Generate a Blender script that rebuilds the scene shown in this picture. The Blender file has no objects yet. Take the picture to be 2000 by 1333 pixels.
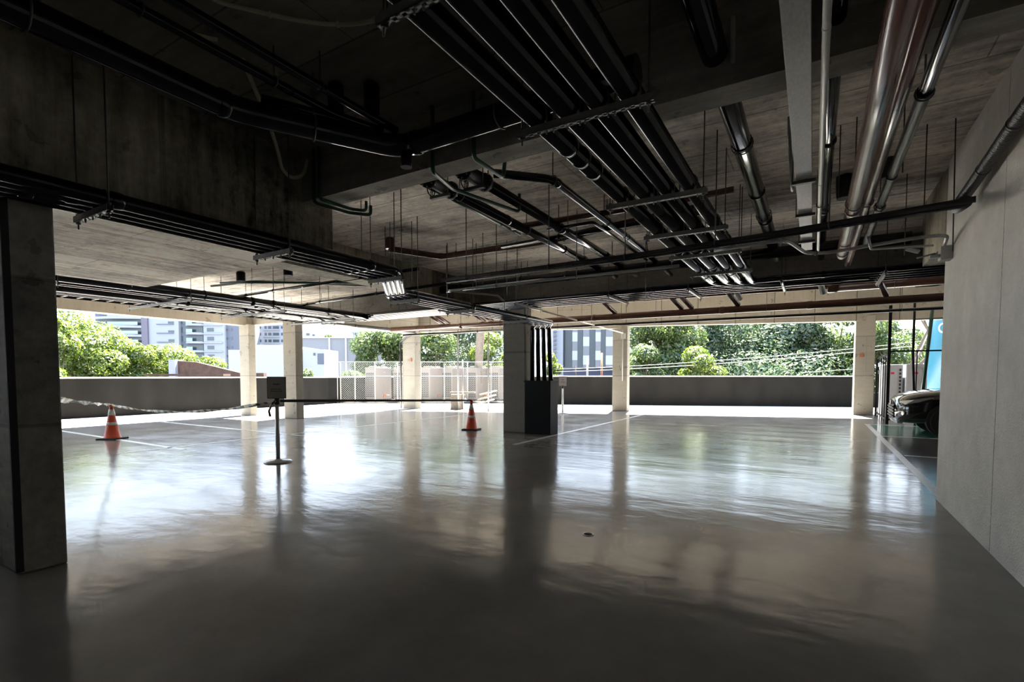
import bpy, bmesh, math, random
import numpy as np
from mathutils import Vector, Matrix, Euler
S = bpy.context.scene
COL = S.collection
R = math.radians
PI = math.pi
random.seed(7)

# ------------------------------------------------------------------ camera, sky, sun, exposure
FPX, HOR, EYE = 980.0, 735.0, 1.34
PITCH = math.atan(FPX/21000.0)
YC = HOR + FPX*math.tan(PITCH)
YAW = math.atan2(588.0/FPX, math.cos(PITCH) - (HOR-YC)/FPX*math.sin(PITCH))
cam = bpy.data.cameras.new('camera'); camo = bpy.data.objects.new('camera', cam); COL.objects.link(camo)
cam.sensor_width = 36; cam.lens = FPX/2000*36
cam.shift_y = (YC-666.5)/2000.0
cam.clip_end = 1000
camo.location = (0, 0, EYE)
camo.rotation_euler = (PI/2-PITCH, 0, YAW)
S.camera = camo

W = bpy.data.worlds.new('sky'); S.world = W; W.use_nodes = True
nt = W.node_tree; nt.nodes.clear()
o_ = nt.nodes.new('ShaderNodeOutputWorld'); bg = nt.nodes.new('ShaderNodeBackground')
tc = nt.nodes.new('ShaderNodeTexCoord'); sx = nt.nodes.new('ShaderNodeSeparateXYZ')
rp = nt.nodes.new('ShaderNodeValToRGB')
rp.color_ramp.elements[0].position = 0.0; rp.color_ramp.elements[0].color = (0.80, 0.90, 1.0, 1)
rp.color_ramp.elements[1].position = 0.7; rp.color_ramp.elements[1].color = (0.42, 0.58, 0.85, 1)
nt.links.new(tc.outputs['Generated'], sx.inputs[0]); nt.links.new(sx.outputs['Z'], rp.inputs[0])
nt.links.new(rp.outputs[0], bg.inputs['Color']); nt.links.new(bg.outputs[0], o_.inputs[0])
bg.inputs['Strength'].default_value = 1.6
sl = bpy.data.lights.new('sun', 'SUN'); sl.energy = 27.0; sl.angle = R(0.6); sl.color = (1.0, 0.95, 0.86)
so = bpy.data.objects.new('sun', sl); COL.objects.link(so)
so.rotation_euler = Vector((-0.45, 1.77, 3.1)).to_track_quat('Z', 'Y').to_euler()
S.view_settings.view_transform = 'Standard'; S.view_settings.look = 'None'
S.view_settings.exposure = 1.78; S.view_settings.gamma = 1.0; S.view_settings.use_curve_mapping = False
S.cycles.max_bounces = 10; S.cycles.diffuse_bounces = 6; S.cycles.glossy_bounces = 4
S.cycles.transparent_max_bounces = 12

# ------------------------------------------------------------------ measuring helpers (photo measurements -> world metres)
def pray(u, v):
    x = (u-1000)/FPX; y = (v-YC)/FPX
    fy = math.cos(PITCH)-y*math.sin(PITCH); up = -y*math.cos(PITCH)-math.sin(PITCH)
    c, s = math.cos(YAW), math.sin(YAW)
    return Vector((x*c-fy*s, x*s+fy*c, up))
def at_z(u, v, z=0.0):
    r = pray(u, v); t = (z-EYE)/r.z; return Vector((r.x*t, r.y*t, z))
def at_depth(u, v, d):
    r = pray(u, v); return Vector((0, 0, EYE)) + r*d

# ------------------------------------------------------------------ materials
MATS = {}
def mat(name, col, rough=0.6, metal=0.0, noise=0.0, nscale=6.0, bump=0.0, bscale=30.0, spec=0.5, stretch=(1, 1, 1), coat=0.0, col2=None):
    if name in MATS: return MATS[name]
    m = bpy.data.materials.new(name); m.use_nodes = True
    n = m.node_tree.nodes; l = m.node_tree.links; b = n['Principled BSDF']
    b.inputs['Base Color'].default_value = (*col, 1); b.inputs['Roughness'].default_value = rough
    b.inputs['Metallic'].default_value = metal; b.inputs['Specular IOR Level'].default_value = spec
    b.inputs['Coat Weight'].default_value = coat
    t = n.new('ShaderNodeTexCoord'); mp = n.new('ShaderNodeMapping'); mp.inputs['Scale'].default_value = stretch
    l.new(t.outputs['Object'], mp.inputs[0])
    if noise > 0:
        nz = n.new('ShaderNodeTexNoise'); nz.inputs['Scale'].default_value = nscale; nz.inputs['Detail'].default_value = 6
        nz.inputs['Roughness'].default_value = 0.65
        l.new(mp.outputs[0], nz.inputs['Vector'])
        cr = n.new('ShaderNodeValToRGB'); cr.color_ramp.elements[0].position = 0.3; cr.color_ramp.elements[1].position = 0.72
        a = [max(0, c*(1-noise)) for c in col]; bb = col2 or [min(1, c*(1+noise)) for c in col]
        cr.color_ramp.elements[0].color = (*a, 1); cr.color_ramp.elements[1].color = (*bb, 1)
        l.new(nz.outputs['Fac'], cr.inputs[0]); l.new(cr.outputs[0], b.inputs['Base Color'])
    if bump > 0:
        n2 = n.new('ShaderNodeTexNoise'); n2.inputs['Scale'].default_value = bscale; n2.inputs['Detail'].default_value = 4
        l.new(mp.outputs[0], n2.inputs['Vector'])
        bp = n.new('ShaderNodeBump'); bp.inputs['Strength'].default_value = bump; bp.inputs['Distance'].default_value = 0.02
        l.new(n2.outputs['Fac'], bp.inputs['Height']); l.new(bp.outputs[0], b.inputs['Normal'])
    MATS[name] = m; return m

def concrete(name, base, axis='X', board=0.62, contrast=0.35, joint=0.55, tint=(1.0, 0.96, 0.88)):
    """board-formed concrete; boards run along `axis`, joints across the other one(s)"""
    m = bpy.data.materials.new(name); m.use_nodes = True
    n = m.node_tree.nodes; l = m.node_tree.links; b = n['Principled BSDF']
    b.inputs['Roughness'].default_value = 0.75; b.inputs['Specular IOR Level'].default_value = 0.3
    t = n.new('ShaderNodeTexCoord'); sp = n.new('ShaderNodeSeparateXYZ'); l.new(t.outputs['Object'], sp.inputs[0])
    def mth(op, a, b_=None, c_=None):
        q = n.new('ShaderNodeMath'); q.operation = op
        for i, v in enumerate((a, b_, c_)):
            if v is None: continue
            if isinstance(v, (int, float)): q.inputs[i].default_value = v
            else: l.new(v, q.inputs[i])
        return q.outputs[0]
    along, cross = {'X': ('X', 'Y'), 'Y': ('Y', 'X'), 'V': ('Z', 'Y'), 'W': ('Z', 'X'), 'H': ('Y', 'Z'), 'K': ('X', 'Z')}[axis]
    def tex(sc, st, det=6, rough=0.7):
        mp = n.new('ShaderNodeMapping'); mp.inputs['Scale'].default_value = st; l.new(t.outputs['Object'], mp.inputs[0])
        z = n.new('ShaderNodeTexNoise'); z.inputs['Scale'].default_value = sc; z.inputs['Detail'].default_value = det
        z.inputs['Roughness'].default_value = rough; l.new(mp.outputs[0], z.inputs['Vector']); return z.outputs['Fac']
    st = {'X': (0.35, 3, 3), 'Y': (3, 0.35, 3), 'Z': (3, 3, 0.35)}[along]
    streak = tex(3.4, st); blot = tex(0.8, (1, 1, 1), 5); fine = tex(14, (1, 1, 1), 6)
    ratio = mth('DIVIDE', sp.outputs[cross], board)
    fl = mth('FLOOR', ratio); fr = mth('FRACT', ratio)
    wn = n.new('ShaderNodeTexWhiteNoise'); wn.noise_dimensions = '1D'; l.new(fl, wn.inputs['W'])
    e = mth('MINIMUM', fr, mth('SUBTRACT', 1.0, fr))
    jt = mth('LESS_THAN', e, 0.012)
    r2 = mth('DIVIDE', sp.outputs[along], 2.44); f2 = mth('FRACT', mth('ADD', r2, mth('MULTIPLY', fl, 0.37)))
    jt2 = mth('MAXIMUM', jt, mth('LESS_THAN', f2, 0.004))
    v = mth('ADD', mth('MULTIPLY', mth('SUBTRACT', streak, 0.5), 2.2*contrast), mth('MULTIPLY', mth('SUBTRACT', blot, 0.5), 2.4*contrast))
    v = mth('ADD', v, mth('MULTIPLY', mth('SUBTRACT', fine, 0.5), 1.3*contrast))
    v = mth('ADD', v, mth('MULTIPLY', mth('SUBTRACT', wn.outputs['Value'], 0.5), contrast*0.7))
    v = mth('ADD', v, 1.0)
    pit = mth('LESS_THAN', tex(5, (1, 1, 1), 3, 0.5), 0.33)
    v = mth('MULTIPLY', v, mth('SUBTRACT', 1.0, mth('MULTIPLY', pit, 0.35)))
    v = mth('MULTIPLY', v, mth('SUBTRACT', 1.0, mth('MULTIPLY', jt2, joint)))
    v = mth('MAXIMUM', v, 0.08)
    cb = n.new('ShaderNodeCombineXYZ')
    for i in range(3): l.new(mth('MULTIPLY', v, base*tint[i]), cb.inputs[i])
    l.new(cb.outputs[0], b.inputs['Base Color'])
    bp = n.new('ShaderNodeBump'); bp.inputs['Strength'].default_value = 0.5; bp.inputs['Distance'].default_value = 0.01
    l.new(mth('SUBTRACT', mth('ADD', fine, streak), mth('MULTIPLY', jt, 2.0)), bp.inputs['Height']); l.new(bp.outputs[0], b.inputs['Normal'])
    return m
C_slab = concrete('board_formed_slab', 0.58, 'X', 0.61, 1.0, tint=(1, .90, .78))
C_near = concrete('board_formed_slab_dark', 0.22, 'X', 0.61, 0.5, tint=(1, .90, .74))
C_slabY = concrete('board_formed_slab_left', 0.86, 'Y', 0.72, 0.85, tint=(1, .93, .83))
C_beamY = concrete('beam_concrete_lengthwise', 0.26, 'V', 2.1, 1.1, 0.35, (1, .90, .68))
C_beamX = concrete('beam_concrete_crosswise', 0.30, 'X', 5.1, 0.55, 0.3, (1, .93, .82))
C_col = concrete('column_concrete', 0.22, 'K', 1.35, 0.16, 0.3, (1, .93, .78))
C_coldark = concrete('column_concrete_stained', 0.24, 'K', 1.0, 0.55, 0.3, (1, .95, .82))
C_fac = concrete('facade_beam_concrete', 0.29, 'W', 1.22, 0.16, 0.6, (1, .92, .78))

def epoxy():
    m = bpy.data.materials.new('glossy_epoxy_floor'); m.use_nodes = True
    n = m.node_tree.nodes; l = m.node_tree.links; b = n['Principled BSDF']
    t = n.new('ShaderNodeTexCoord')
    def tex(sc, st, det=4, rough=0.5):
        mp = n.new('ShaderNodeMapping'); mp.inputs['Scale'].default_value = st; mp.inputs['Rotation'].default_value = (0, 0, YAW)
        l.new(t.outputs['Object'], mp.inputs[0])
        z = n.new('ShaderNodeTexNoise'); z.inputs['Scale'].default_value = sc; z.inputs['Detail'].default_value = det
        z.inputs['Roughness'].default_value = rough; l.new(mp.outputs[0], z.inputs['Vector']); return z.outputs['Fac']
    cr = n.new('ShaderNodeValToRGB'); l.new(tex(0.9, (1, 1, 1), 8, 0.7), cr.inputs[0])
    cr.color_ramp.elements[0].position = 0.3; cr.color_ramp.elements[0].color = (0.20, 0.195, 0.185, 1)
    cr.color_ramp.elements[1].position = 0.75; cr.color_ramp.elements[1].color = (0.315, 0.305, 0.29, 1)
    l.new(cr.outputs[0], b.inputs['Base Color'])
    rr = n.new('ShaderNodeMapRange'); rr.inputs[3].default_value = 0.06; rr.inputs[4].default_value = 0.24
    l.new(tex(1.3, (1, 1, 1), 6, 0.7), rr.inputs[0]); l.new(rr.outputs[0], b.inputs['Roughness'])
    b.inputs['IOR'].default_value = 1.47; b.inputs['Specular IOR Level'].default_value = 0.27
    b1 = n.new('ShaderNodeBump'); b1.inputs['Strength'].default_value = 0.8; b1.inputs['Distance'].default_value = 0.014
    l.new(tex(1.0, (0.5, 1.5, 1), 4, 0.5), b1.inputs['Height'])
    b2 = n.new('ShaderNodeBump'); b2.inputs['Strength'].default_value = 0.4; b2.inputs['Distance'].default_value = 0.004
    l.new(tex(9, (0.6, 1, 1), 3, 0.5), b2.inputs['Height']); l.new(b1.outputs[0], b2.inputs['Normal'])
    l.new(b2.outputs[0], b.inputs['Normal'])
    return m
M_floor = epoxy()
M_asph = mat('dark_floor_coating', (0.07, 0.07, 0.08), 0.16, noise=0.2, nscale=2, bump=0.15, bscale=3)
M_green = mat('green_floor_paint', (0.10, 0.26, 0.20), 0.14, noise=0.15, nscale=2, bump=0.15, bscale=3)
M_line = mat('white_line_paint', (0.62, 0.62, 0.62), 0.25, noise=0.12, nscale=8)
M_wall = mat('rendered_wall', (0.84, 0.81, 0.75), 0.85, noise=0.10, nscale=3, bump=0.9, bscale=70)
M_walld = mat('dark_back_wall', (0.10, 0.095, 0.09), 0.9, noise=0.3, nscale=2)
M_par = mat('dark_grey_parapet_paint', (0.009, 0.0085, 0.008), 0.8, noise=0.3, nscale=1.4, stretch=(1, 1, 0.4), spec=0.05)
M_cap = mat('parapet_cap', (0.42, 0.41, 0.39), 0.6, noise=0.1)
M_blk = mat('black_pipe_paint', (0.006, 0.006, 0.009), 0.13, noise=0.3, nscale=5)
M_blk2 = mat('black_steel', (0.010, 0.010, 0.011), 0.55, spec=0.12)
M_rub = mat('black_rubber', (0.012, 0.012, 0.012), 0.75)
M_brn = mat('brown_pipe_paint', (0.085, 0.035, 0.022), 0.25, noise=0.2, nscale=5)
M_red = mat('oxide_red_pipe_paint', (0.12, 0.05, 0.042), 0.18)
M_galv = mat('galvanised_steel', (0.28, 0.28, 0.27), 0.42, metal=0.6, noise=0.2, nscale=25, bump=0.03)
M_duct = mat('galvanised_duct_sheet', (0.36, 0.36, 0.35), 0.5, metal=0.35, noise=0.16, nscale=30, stretch=(3, 1, 1))
M_grey = mat('grey_conduit', (0.36, 0.36, 0.35), 0.4, metal=0.3, noise=0.1, nscale=12)
M_white = mat('white_pipe_paint', (0.55, 0.54, 0.50), 0.35, noise=0.1, nscale=8)
M_cream = mat('cream_flexible_conduit', (0.55, 0.50, 0.36), 0.55)
M_grn = mat('dark_green_pipe', (0.012, 0.065, 0.040), 0.3)
M_rod = mat('threaded_rod_steel', (0.10, 0.095, 0.09), 0.5, metal=0.6)
M_foil = mat('black_foil_wrap', (0.035, 0.035, 0.04), 0.3, metal=0.4, bump=0.6, bscale=25, stretch=(1, 3, 1))
M_orange = mat('cone_orange_plastic', (0.62, 0.075, 0.03), 0.45, noise=0.08, nscale=8)
M_refl = mat('cone_white_band', (0.75, 0.75, 0.72), 0.4, noise=0.1, nscale=20)
M_chrome = mat('brushed_chrome', (0.5, 0.5, 0.5), 0.3, metal=0.6)
M_sign = mat('sign_grey_face', (0.27, 0.27, 0.275), 0.6)
M_signl = mat('sign_light_face', (0.35, 0.33, 0.35), 0.5)
M_ink = mat('sign_dark_lettering', (0.02, 0.02, 0.02), 0.5)
M_tape = None
M_ac = mat('beige_ac_casing', (0.15, 0.128, 0.112), 0.5, noise=0.05)
M_acd = mat('dark_coil', (0.03, 0.03, 0.03), 0.7)
M_logo = mat('red_logo', (0.45, 0.03, 0.08), 0.4)
M_logog = mat('grey_logo', (0.2, 0.2, 0.2), 0.4)
M_fence = mat('galvanised_fence_steel', (0.20, 0.20, 0.19), 0.5, metal=0.2)
M_blue = mat('blue_tank_fibreglass', (0.010, 0.115, 0.19), 0.4, noise=0.1, nscale=2)
M_wlet = mat('white_lettering', (0.8, 0.85, 0.85), 0.5)
M_car = mat('black_car_paint', (0.006, 0.006, 0.007), 0.12, coat=1.0)
M_glass = mat('dark_car_glass', (0.01, 0.012, 0.014), 0.04)
M_lens = mat('headlight_lens', (0.45, 0.47, 0.48), 0.08, metal=0.6)
M_bark = mat('tree_bark', (0.16, 0.12, 0.085), 0.9, noise=0.3, nscale=6, bump=0.5, bscale=12, stretch=(1, 1, .3))
M_barkp = mat('pale_tree_bark', (0.13, 0.105, 0.085), 0.9, noise=0.25, nscale=6, bump=0.4, bscale=12)
M_aptw = mat('white_apartment_render', (0.25, 0.265, 0.30), 0.8, noise=0.04)
M_aptg = mat('grey_apartment_render', (0.10, 0.11, 0.14), 0.8, noise=0.06)
M_aptm = mat('mauve_grey_render', (0.12, 0.11, 0.14), 0.8)
M_win = mat('apartment_window_glass', (0.05, 0.065, 0.075), 0.15)
M_rail = mat('balcony_glass', (0.22, 0.28, 0.30), 0.12)
M_whw = mat('white_painted_wall', (0.33, 0.34, 0.37), 0.8, noise=0.04)
M_grw = mat('grey_boundary_wall', (0.15, 0.155, 0.17), 0.85, noise=0.08)
M_brick = mat('old_brick', (0.09, 0.05, 0.035), 0.9, noise=0.4, nscale=3)
M_terr = mat('terracotta_roof', (0.28, 0.17, 0.14), 0.8, noise=0.2)
M_pan = mat('grey_facade_panel', (0.05, 0.06, 0.068), 0.6, noise=0.15)
M_navy = mat('dark_blue_roof', (0.03, 0.04, 0.08), 0.6)
M_asphalt = mat('asphalt', (0.10, 0.10, 0.10), 0.9, noise=0.2)
M_gravel = mat('gravel_bed', (0.13, 0.115, 0.10), 0.95, noise=0.4, nscale=20, bump=0.8, bscale=40)
M_timber = mat('weathered_timber', (0.17, 0.145, 0.12), 0.85, noise=0.3, nscale=9)
M_wire = mat('pale_cable', (0.25, 0.235, 0.21), 0.6)
M_dirt = mat('rust_brown', (0.25, 0.09, 0.04), 0.7)

def striped():
    m = bpy.data.materials.new('yellow_black_barrier_tape'); m.use_nodes = True
    n = m.node_tree.nodes; l = m.node_tree.links; b = n['Principled BSDF']
    t = n.new('ShaderNodeTexCoord'); w = n.new('ShaderNodeTexWave'); w.inputs['Scale'].default_value = 2.6; w.bands_direction = 'DIAGONAL'
    l.new(t.outputs['Object'], w.inputs['Vector'])
    cr = n.new('ShaderNodeValToRGB'); cr.color_ramp.interpolation = 'CONSTANT'
    cr.color_ramp.elements[0].color = (0.02, 0.02, 0.02, 1); cr.color_ramp.elements[1].position = 0.4
    cr.color_ramp.elements[1].color = (0.60, 0.52, 0.30, 1)
    l.new(w.outputs[0], cr.inputs[0]); l.new(cr.outputs[0], b.inputs['Base Color']); b.inputs['Roughness'].default_value = 0.4
    return m
M_tape = striped()

def leafmat(name, c1, c2, c3, trans=0.5):
    m = bpy.data.materials.new(name); m.use_nodes = True
    n = m.node_tree.nodes; l = m.node_tree.links; n.remove(n['Principled BSDF'])
    g = n.new('ShaderNodeNewGeometry'); cr = n.new('ShaderNodeValToRGB')
    cr.color_ramp.elements[0].color = (*c1, 1); cr.color_ramp.elements[1].color = (*c3, 1)
    e = cr.color_ramp.elements.new(0.55); e.color = (*c2, 1)
    l.new(g.outputs['Random Per Island'], cr.inputs[0])
    d = n.new('ShaderNodeBsdfDiffuse'); tr = n.new('ShaderNodeBsdfTranslucent'); gl = n.new('ShaderNodeBsdfGlossy')
    gl.inputs['Roughness'].default_value = 0.4
    mx = n.new('ShaderNodeMixShader'); mx.inputs[0].default_value = trans
    m2 = n.new('ShaderNodeMixShader'); m2.inputs[0].default_value = 0.06
    l.new(cr.outputs[0], d.inputs[0]); l.new(cr.outputs[0], tr.inputs[0])
    l.new(d.outputs[0], mx.inputs[1]); l.new(tr.outputs[0], mx.inputs[2])
    l.new(mx.outputs[0], m2.inputs[1]); l.new(gl.outputs[0], m2.inputs[2])
    l.new(m2.outputs[0], n['Material Output'].inputs[0]); return m
L_lime = leafmat('lime_green_leaves', (0.041, 0.082, 0.008), (0.102, 0.156, 0.014), (0.231, 0.258, 0.027))
L_mid = leafmat('mid_green_leaves', (0.027, 0.058, 0.014), (0.075, 0.122, 0.027), (0.204, 0.245, 0.068))
L_dark = leafmat('dark_green_leaves', (0.015, 0.037, 0.016), (0.048, 0.088, 0.037), (0.150, 0.190, 0.088))

# ------------------------------------------------------------------ mesh helpers
def link(name, me, m, parent=None):
    o = bpy.data.objects.new(name, me); COL.objects.link(o)
    if m is not None:
        if not isinstance(m, (list, tuple)): m = [m]
        for q in m: me.materials.append(q)
    if parent is not None: o.parent = parent
    return o
def fin(name, bm, m, parent=None, smooth=False, bevel=0.0, recalc=True):
    if recalc: bmesh.ops.recalc_face_normals(bm, faces=bm.faces)
    me = bpy.data.meshes.new(name); bm.to_mesh(me); bm.free()
    if smooth:
        for p in me.polygons: p.use_smooth = True
    o = link(name, me, m, parent)
    if bevel > 0:
        b = o.modifiers.new('bevel', 'BEVEL'); b.width = bevel; b.segments = 2; b.limit_method = 'ANGLE'
    return o
def abox(bm, x0, x1, y0, y1, z0, z1, mi=0):
    v = [bm.verts.new(p) for p in ((x0,y0,z0),(x1,y0,z0),(x1,y1,z0),(x0,y1,z0),(x0,y0,z1),(x1,y0,z1),(x1,y1,z1),(x0,y1,z1))]
    for f in ((0,3,2,1),(4,5,6,7),(0,1,5,4),(1,2,6,5),(2,3,7,6),(3,0,4,7)):
        q = bm.faces.new([v[i] for i in f]); q.material_index = mi
def aprism(bm, pts, z0, z1, mi=0):
    a = [bm.verts.new((p[0], p[1], z0)) for p in pts]; b = [bm.verts.new((p[0], p[1], z1)) for p in pts]
    n = len(pts)
    f = bm.faces.new(a); f.material_index = mi; f = bm.faces.new(b); f.material_index = mi
    for i in range(n):
        f = bm.faces.new([a[i], a[(i+1) % n], b[(i+1) % n], b[i]]); f.material_index = mi
def abeam(bm, A, B, w, z0, z1, mi=0, off=0.0):
    """wall or beam from A to B, width w, on the left side of A->B by off"""
    d = (Vector(B)-Vector(A)).normalized(); n = Vector((-d.y, d.x))
    p = Vector(A)+n*(off-w/2); q = Vector(B)+n*(off-w/2)
    aprism(bm, [p, q, q+n*w, p+n*w], z0, z1, mi)
def fillet(pts, r, seg=5):
    pts = [Vector(p) for p in pts]
    if r <= 0: return pts
    out = [pts[0]]
    for i in range(1, len(pts)-1):
        a, b, c = pts[i-1], pts[i], pts[i+1]
        d1 = (a-b); d2 = (c-b)
        if d1.length < 1e-6 or d2.length < 1e-6: continue
        rr = min(r, d1.length*0.45, d2.length*0.45)
        p1 = b+d1.normalized()*rr; p2 = b+d2.normalized()*rr
        for k in range(seg+1):
            t = k/seg; out.append(p1*(1-t)**2+b*2*t*(1-t)+p2*t*t)
    out.append(pts[-1]); return out
def atube(bm, pts, r, seg=14, caps=True, radii=None, mi=0):
    pts = [Vector(p) for p in pts]; rings = []
    t0 = (pts[1]-pts[0]).normalized(); up = Vector((0, 0, 1)) if abs(t0.z) < 0.9 else Vector((1, 0, 0))
    nrm = t0.cross(up).normalized()
    for i, p in enumerate(pts):
        if i == 0: t = pts[1]-pts[0]
        elif i == len(pts)-1: t = pts[-1]-pts[-2]
        else: t = (pts[i+1]-pts[i]).normalized()+(pts[i]-pts[i-1]).normalized()
        t.normalize(); nrm = (nrm-t*nrm.dot(t)).normalized(); bi = t.cross(nrm)
        rr = radii[i] if radii else r
        rings.append([bm.verts.new(p+(nrm*math.cos(2*PI*k/seg)+bi*math.sin(2*PI*k/seg))*rr) for k in range(seg)])
    for a, b in zip(rings, rings[1:]):
        for k in range(seg):
            f = bm.faces.new((a[k], a[(k+1) % seg], b[(k+1) % seg], b[k])); f.smooth = True; f.material_index = mi
    if caps:
        bm.faces.new(rings[0]).material_index = mi; bm.faces.new(rings[-1][::-1]).material_index = mi
def alathe(bm, prof, c=(0, 0, 0), seg=24, mi=0):
    rings = []
    for r, z in prof:
        rings.append([bm.verts.new((c[0]+r*math.cos(2*PI*k/seg), c[1]+r*math.sin(2*PI*k/seg), c[2]+z)) for k in range(seg)])
    for a, b in zip(rings, rings[1:]):
        for k in range(seg):
            f = bm.faces.new((a[k], a[(k+1) % seg], b[(k+1) % seg], b[k])); f.smooth = True; f.material_index = mi
    bm.faces.new(rings[0][::-1]).material_index = mi; bm.faces.new(rings[-1]).material_index = mi
def tag(o, label, cat, group=None, kind=None):
    o['label'] = label; o['category'] = cat
    if group: o['group'] = group
    if kind: o['kind'] = kind
    return o
def root(name, loc=(0, 0, 0), rz=0):
    o = bpy.data.objects.new(name, None); COL.objects.link(o); o.location = loc; o.rotation_euler = (0, 0, rz)
    o.empty_display_size = 0.1; return o
def struct(name, bm, m, label=None, bevel=0.0):
    o = fin(name, bm, m, bevel=bevel); o['kind'] = 'structure'
    if label: o['label'] = label
    return o
def BM(): return bmesh.new()

# ------------------------------------------------------------------ THE SETTING
Z1, Z2, SLAB = 3.60, 4.60, 0.4
XR = 1.18            # right wall plane
bm = BM(); aprism(bm, [(-20.2, -8), (9.3, -8), (9.3, 30), (3, 27.5), (1.3, 26.3), (-9.96, 21.75), (-12.9, 21.4), (-16, 26), (-20.3, 26)], -0.3, 0.0)
struct('floor', bm, M_floor, 'glossy grey epoxy floor of the covered car park')
bm = BM()
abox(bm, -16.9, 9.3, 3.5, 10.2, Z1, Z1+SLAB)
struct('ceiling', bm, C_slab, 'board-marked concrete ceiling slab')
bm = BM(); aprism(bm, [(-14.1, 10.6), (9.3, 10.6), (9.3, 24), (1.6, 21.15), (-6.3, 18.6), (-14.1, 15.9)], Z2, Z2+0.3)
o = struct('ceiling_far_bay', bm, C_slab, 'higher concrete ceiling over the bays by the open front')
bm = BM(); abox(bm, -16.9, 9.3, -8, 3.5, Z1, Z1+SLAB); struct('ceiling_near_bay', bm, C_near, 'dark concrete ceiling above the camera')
# beams
def beam(n, bm, m, lab): return struct('trim_%d' % n, bm, m, lab)
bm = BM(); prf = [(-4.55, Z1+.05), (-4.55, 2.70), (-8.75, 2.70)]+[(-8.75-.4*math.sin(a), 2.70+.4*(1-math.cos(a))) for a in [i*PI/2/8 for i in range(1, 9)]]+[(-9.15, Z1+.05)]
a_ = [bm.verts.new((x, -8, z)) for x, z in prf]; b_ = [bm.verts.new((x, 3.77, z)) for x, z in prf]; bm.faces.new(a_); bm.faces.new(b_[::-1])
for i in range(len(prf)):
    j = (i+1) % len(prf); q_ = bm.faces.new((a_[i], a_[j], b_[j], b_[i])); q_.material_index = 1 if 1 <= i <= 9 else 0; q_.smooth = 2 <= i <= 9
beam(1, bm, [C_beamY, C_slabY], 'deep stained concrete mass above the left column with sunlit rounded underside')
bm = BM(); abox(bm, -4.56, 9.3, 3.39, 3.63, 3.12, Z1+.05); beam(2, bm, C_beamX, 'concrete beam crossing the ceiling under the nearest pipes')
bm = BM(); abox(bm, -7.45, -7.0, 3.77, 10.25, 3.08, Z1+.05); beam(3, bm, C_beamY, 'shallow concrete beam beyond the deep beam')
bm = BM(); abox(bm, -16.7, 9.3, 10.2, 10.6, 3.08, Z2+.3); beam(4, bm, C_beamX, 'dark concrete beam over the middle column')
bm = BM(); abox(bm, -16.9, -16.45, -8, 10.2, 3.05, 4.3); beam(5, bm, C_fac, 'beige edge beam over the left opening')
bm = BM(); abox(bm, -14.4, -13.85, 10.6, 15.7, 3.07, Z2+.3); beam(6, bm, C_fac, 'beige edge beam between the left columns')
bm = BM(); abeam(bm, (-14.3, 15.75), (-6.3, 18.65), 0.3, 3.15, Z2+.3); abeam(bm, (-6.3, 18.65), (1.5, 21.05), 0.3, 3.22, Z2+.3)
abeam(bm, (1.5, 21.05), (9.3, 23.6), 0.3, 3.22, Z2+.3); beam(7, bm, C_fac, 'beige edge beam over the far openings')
bm = BM(); abox(bm, XR+.02, XR+.5, 6.95, 8.5, 2.78, Z1+.05); beam(8, bm, C_beamY, 'grey concrete beam beyond the right wall end')
# walls
bm = BM(); abox(bm, XR, XR+.32, 5.09, 7.02, 0, Z1); abox(bm, XR, XR+.32, -8, 5.075, 0, Z1); abox(bm, XR+.012, XR+.31, 5.05, 5.1, 0, Z1)
w = struct('wall_right', bm, M_wall, 'light grey rendered concrete wall on the right')
bm = BM(); abox(bm, -16.9, 9.3, -8.3, -8, -.1, 4.0); struct('wall_back', bm, M_walld)
bm = BM(); abox(bm, 9.3, 9.6, -8, 23, -.1, 5.0); struct('wall_car_bay', bm, M_walld)
bm = BM(); abox(bm, -16.9, -16.6, -8, -3.5, -.1, 3.1); struct('wall_left_light_block', bm, M_walld)  # unseen panel added in the left opening to darken foreground floor and ceiling
def parapet(name, A, B, h, lab):
    bm = BM(); abeam(bm, A, B, 0.2, -4, h-0.05, 0, 0.1); abeam(bm, A, B, 0.26, h-.05, h, 1, 0.1)
    return struct(name, bm, [M_par, M_cap], lab)
parapet('wall_left_parapet', (-20.1, 16.1), (-20.1, -8), 1.31, 'dark grey parapet along the left side')
parapet('wall_left_rear_parapet', (-20.1, 16.1), (-20.2, 26), 1.31, 'dark grey parapet behind the fenced yard')
bm = BM(); abeam(bm, (-20.2, 26), (-10.2, 27), 0.2, -4, 1.33); struct('wall_yard_parapet', bm, M_par, 'dark wall behind the condenser units')
parapet('wall_far_parapet', (-12.0, 20.72), (1.5, 26.17), 1.36, 'dark grey parapet along the far right side')
bm = BM(); abeam(bm, (1.5, 26.17), (9.5, 29.2), 0.2, -4, 0.6, 0, .1); struct('wall_yard_kerb', bm, M_par)
bm = BM(); abox(bm, -260, 260, -60, 420, -4.2, -4.0); struct('ground_street', bm, M_asphalt, 'street level ground beyond the parapets')

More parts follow.
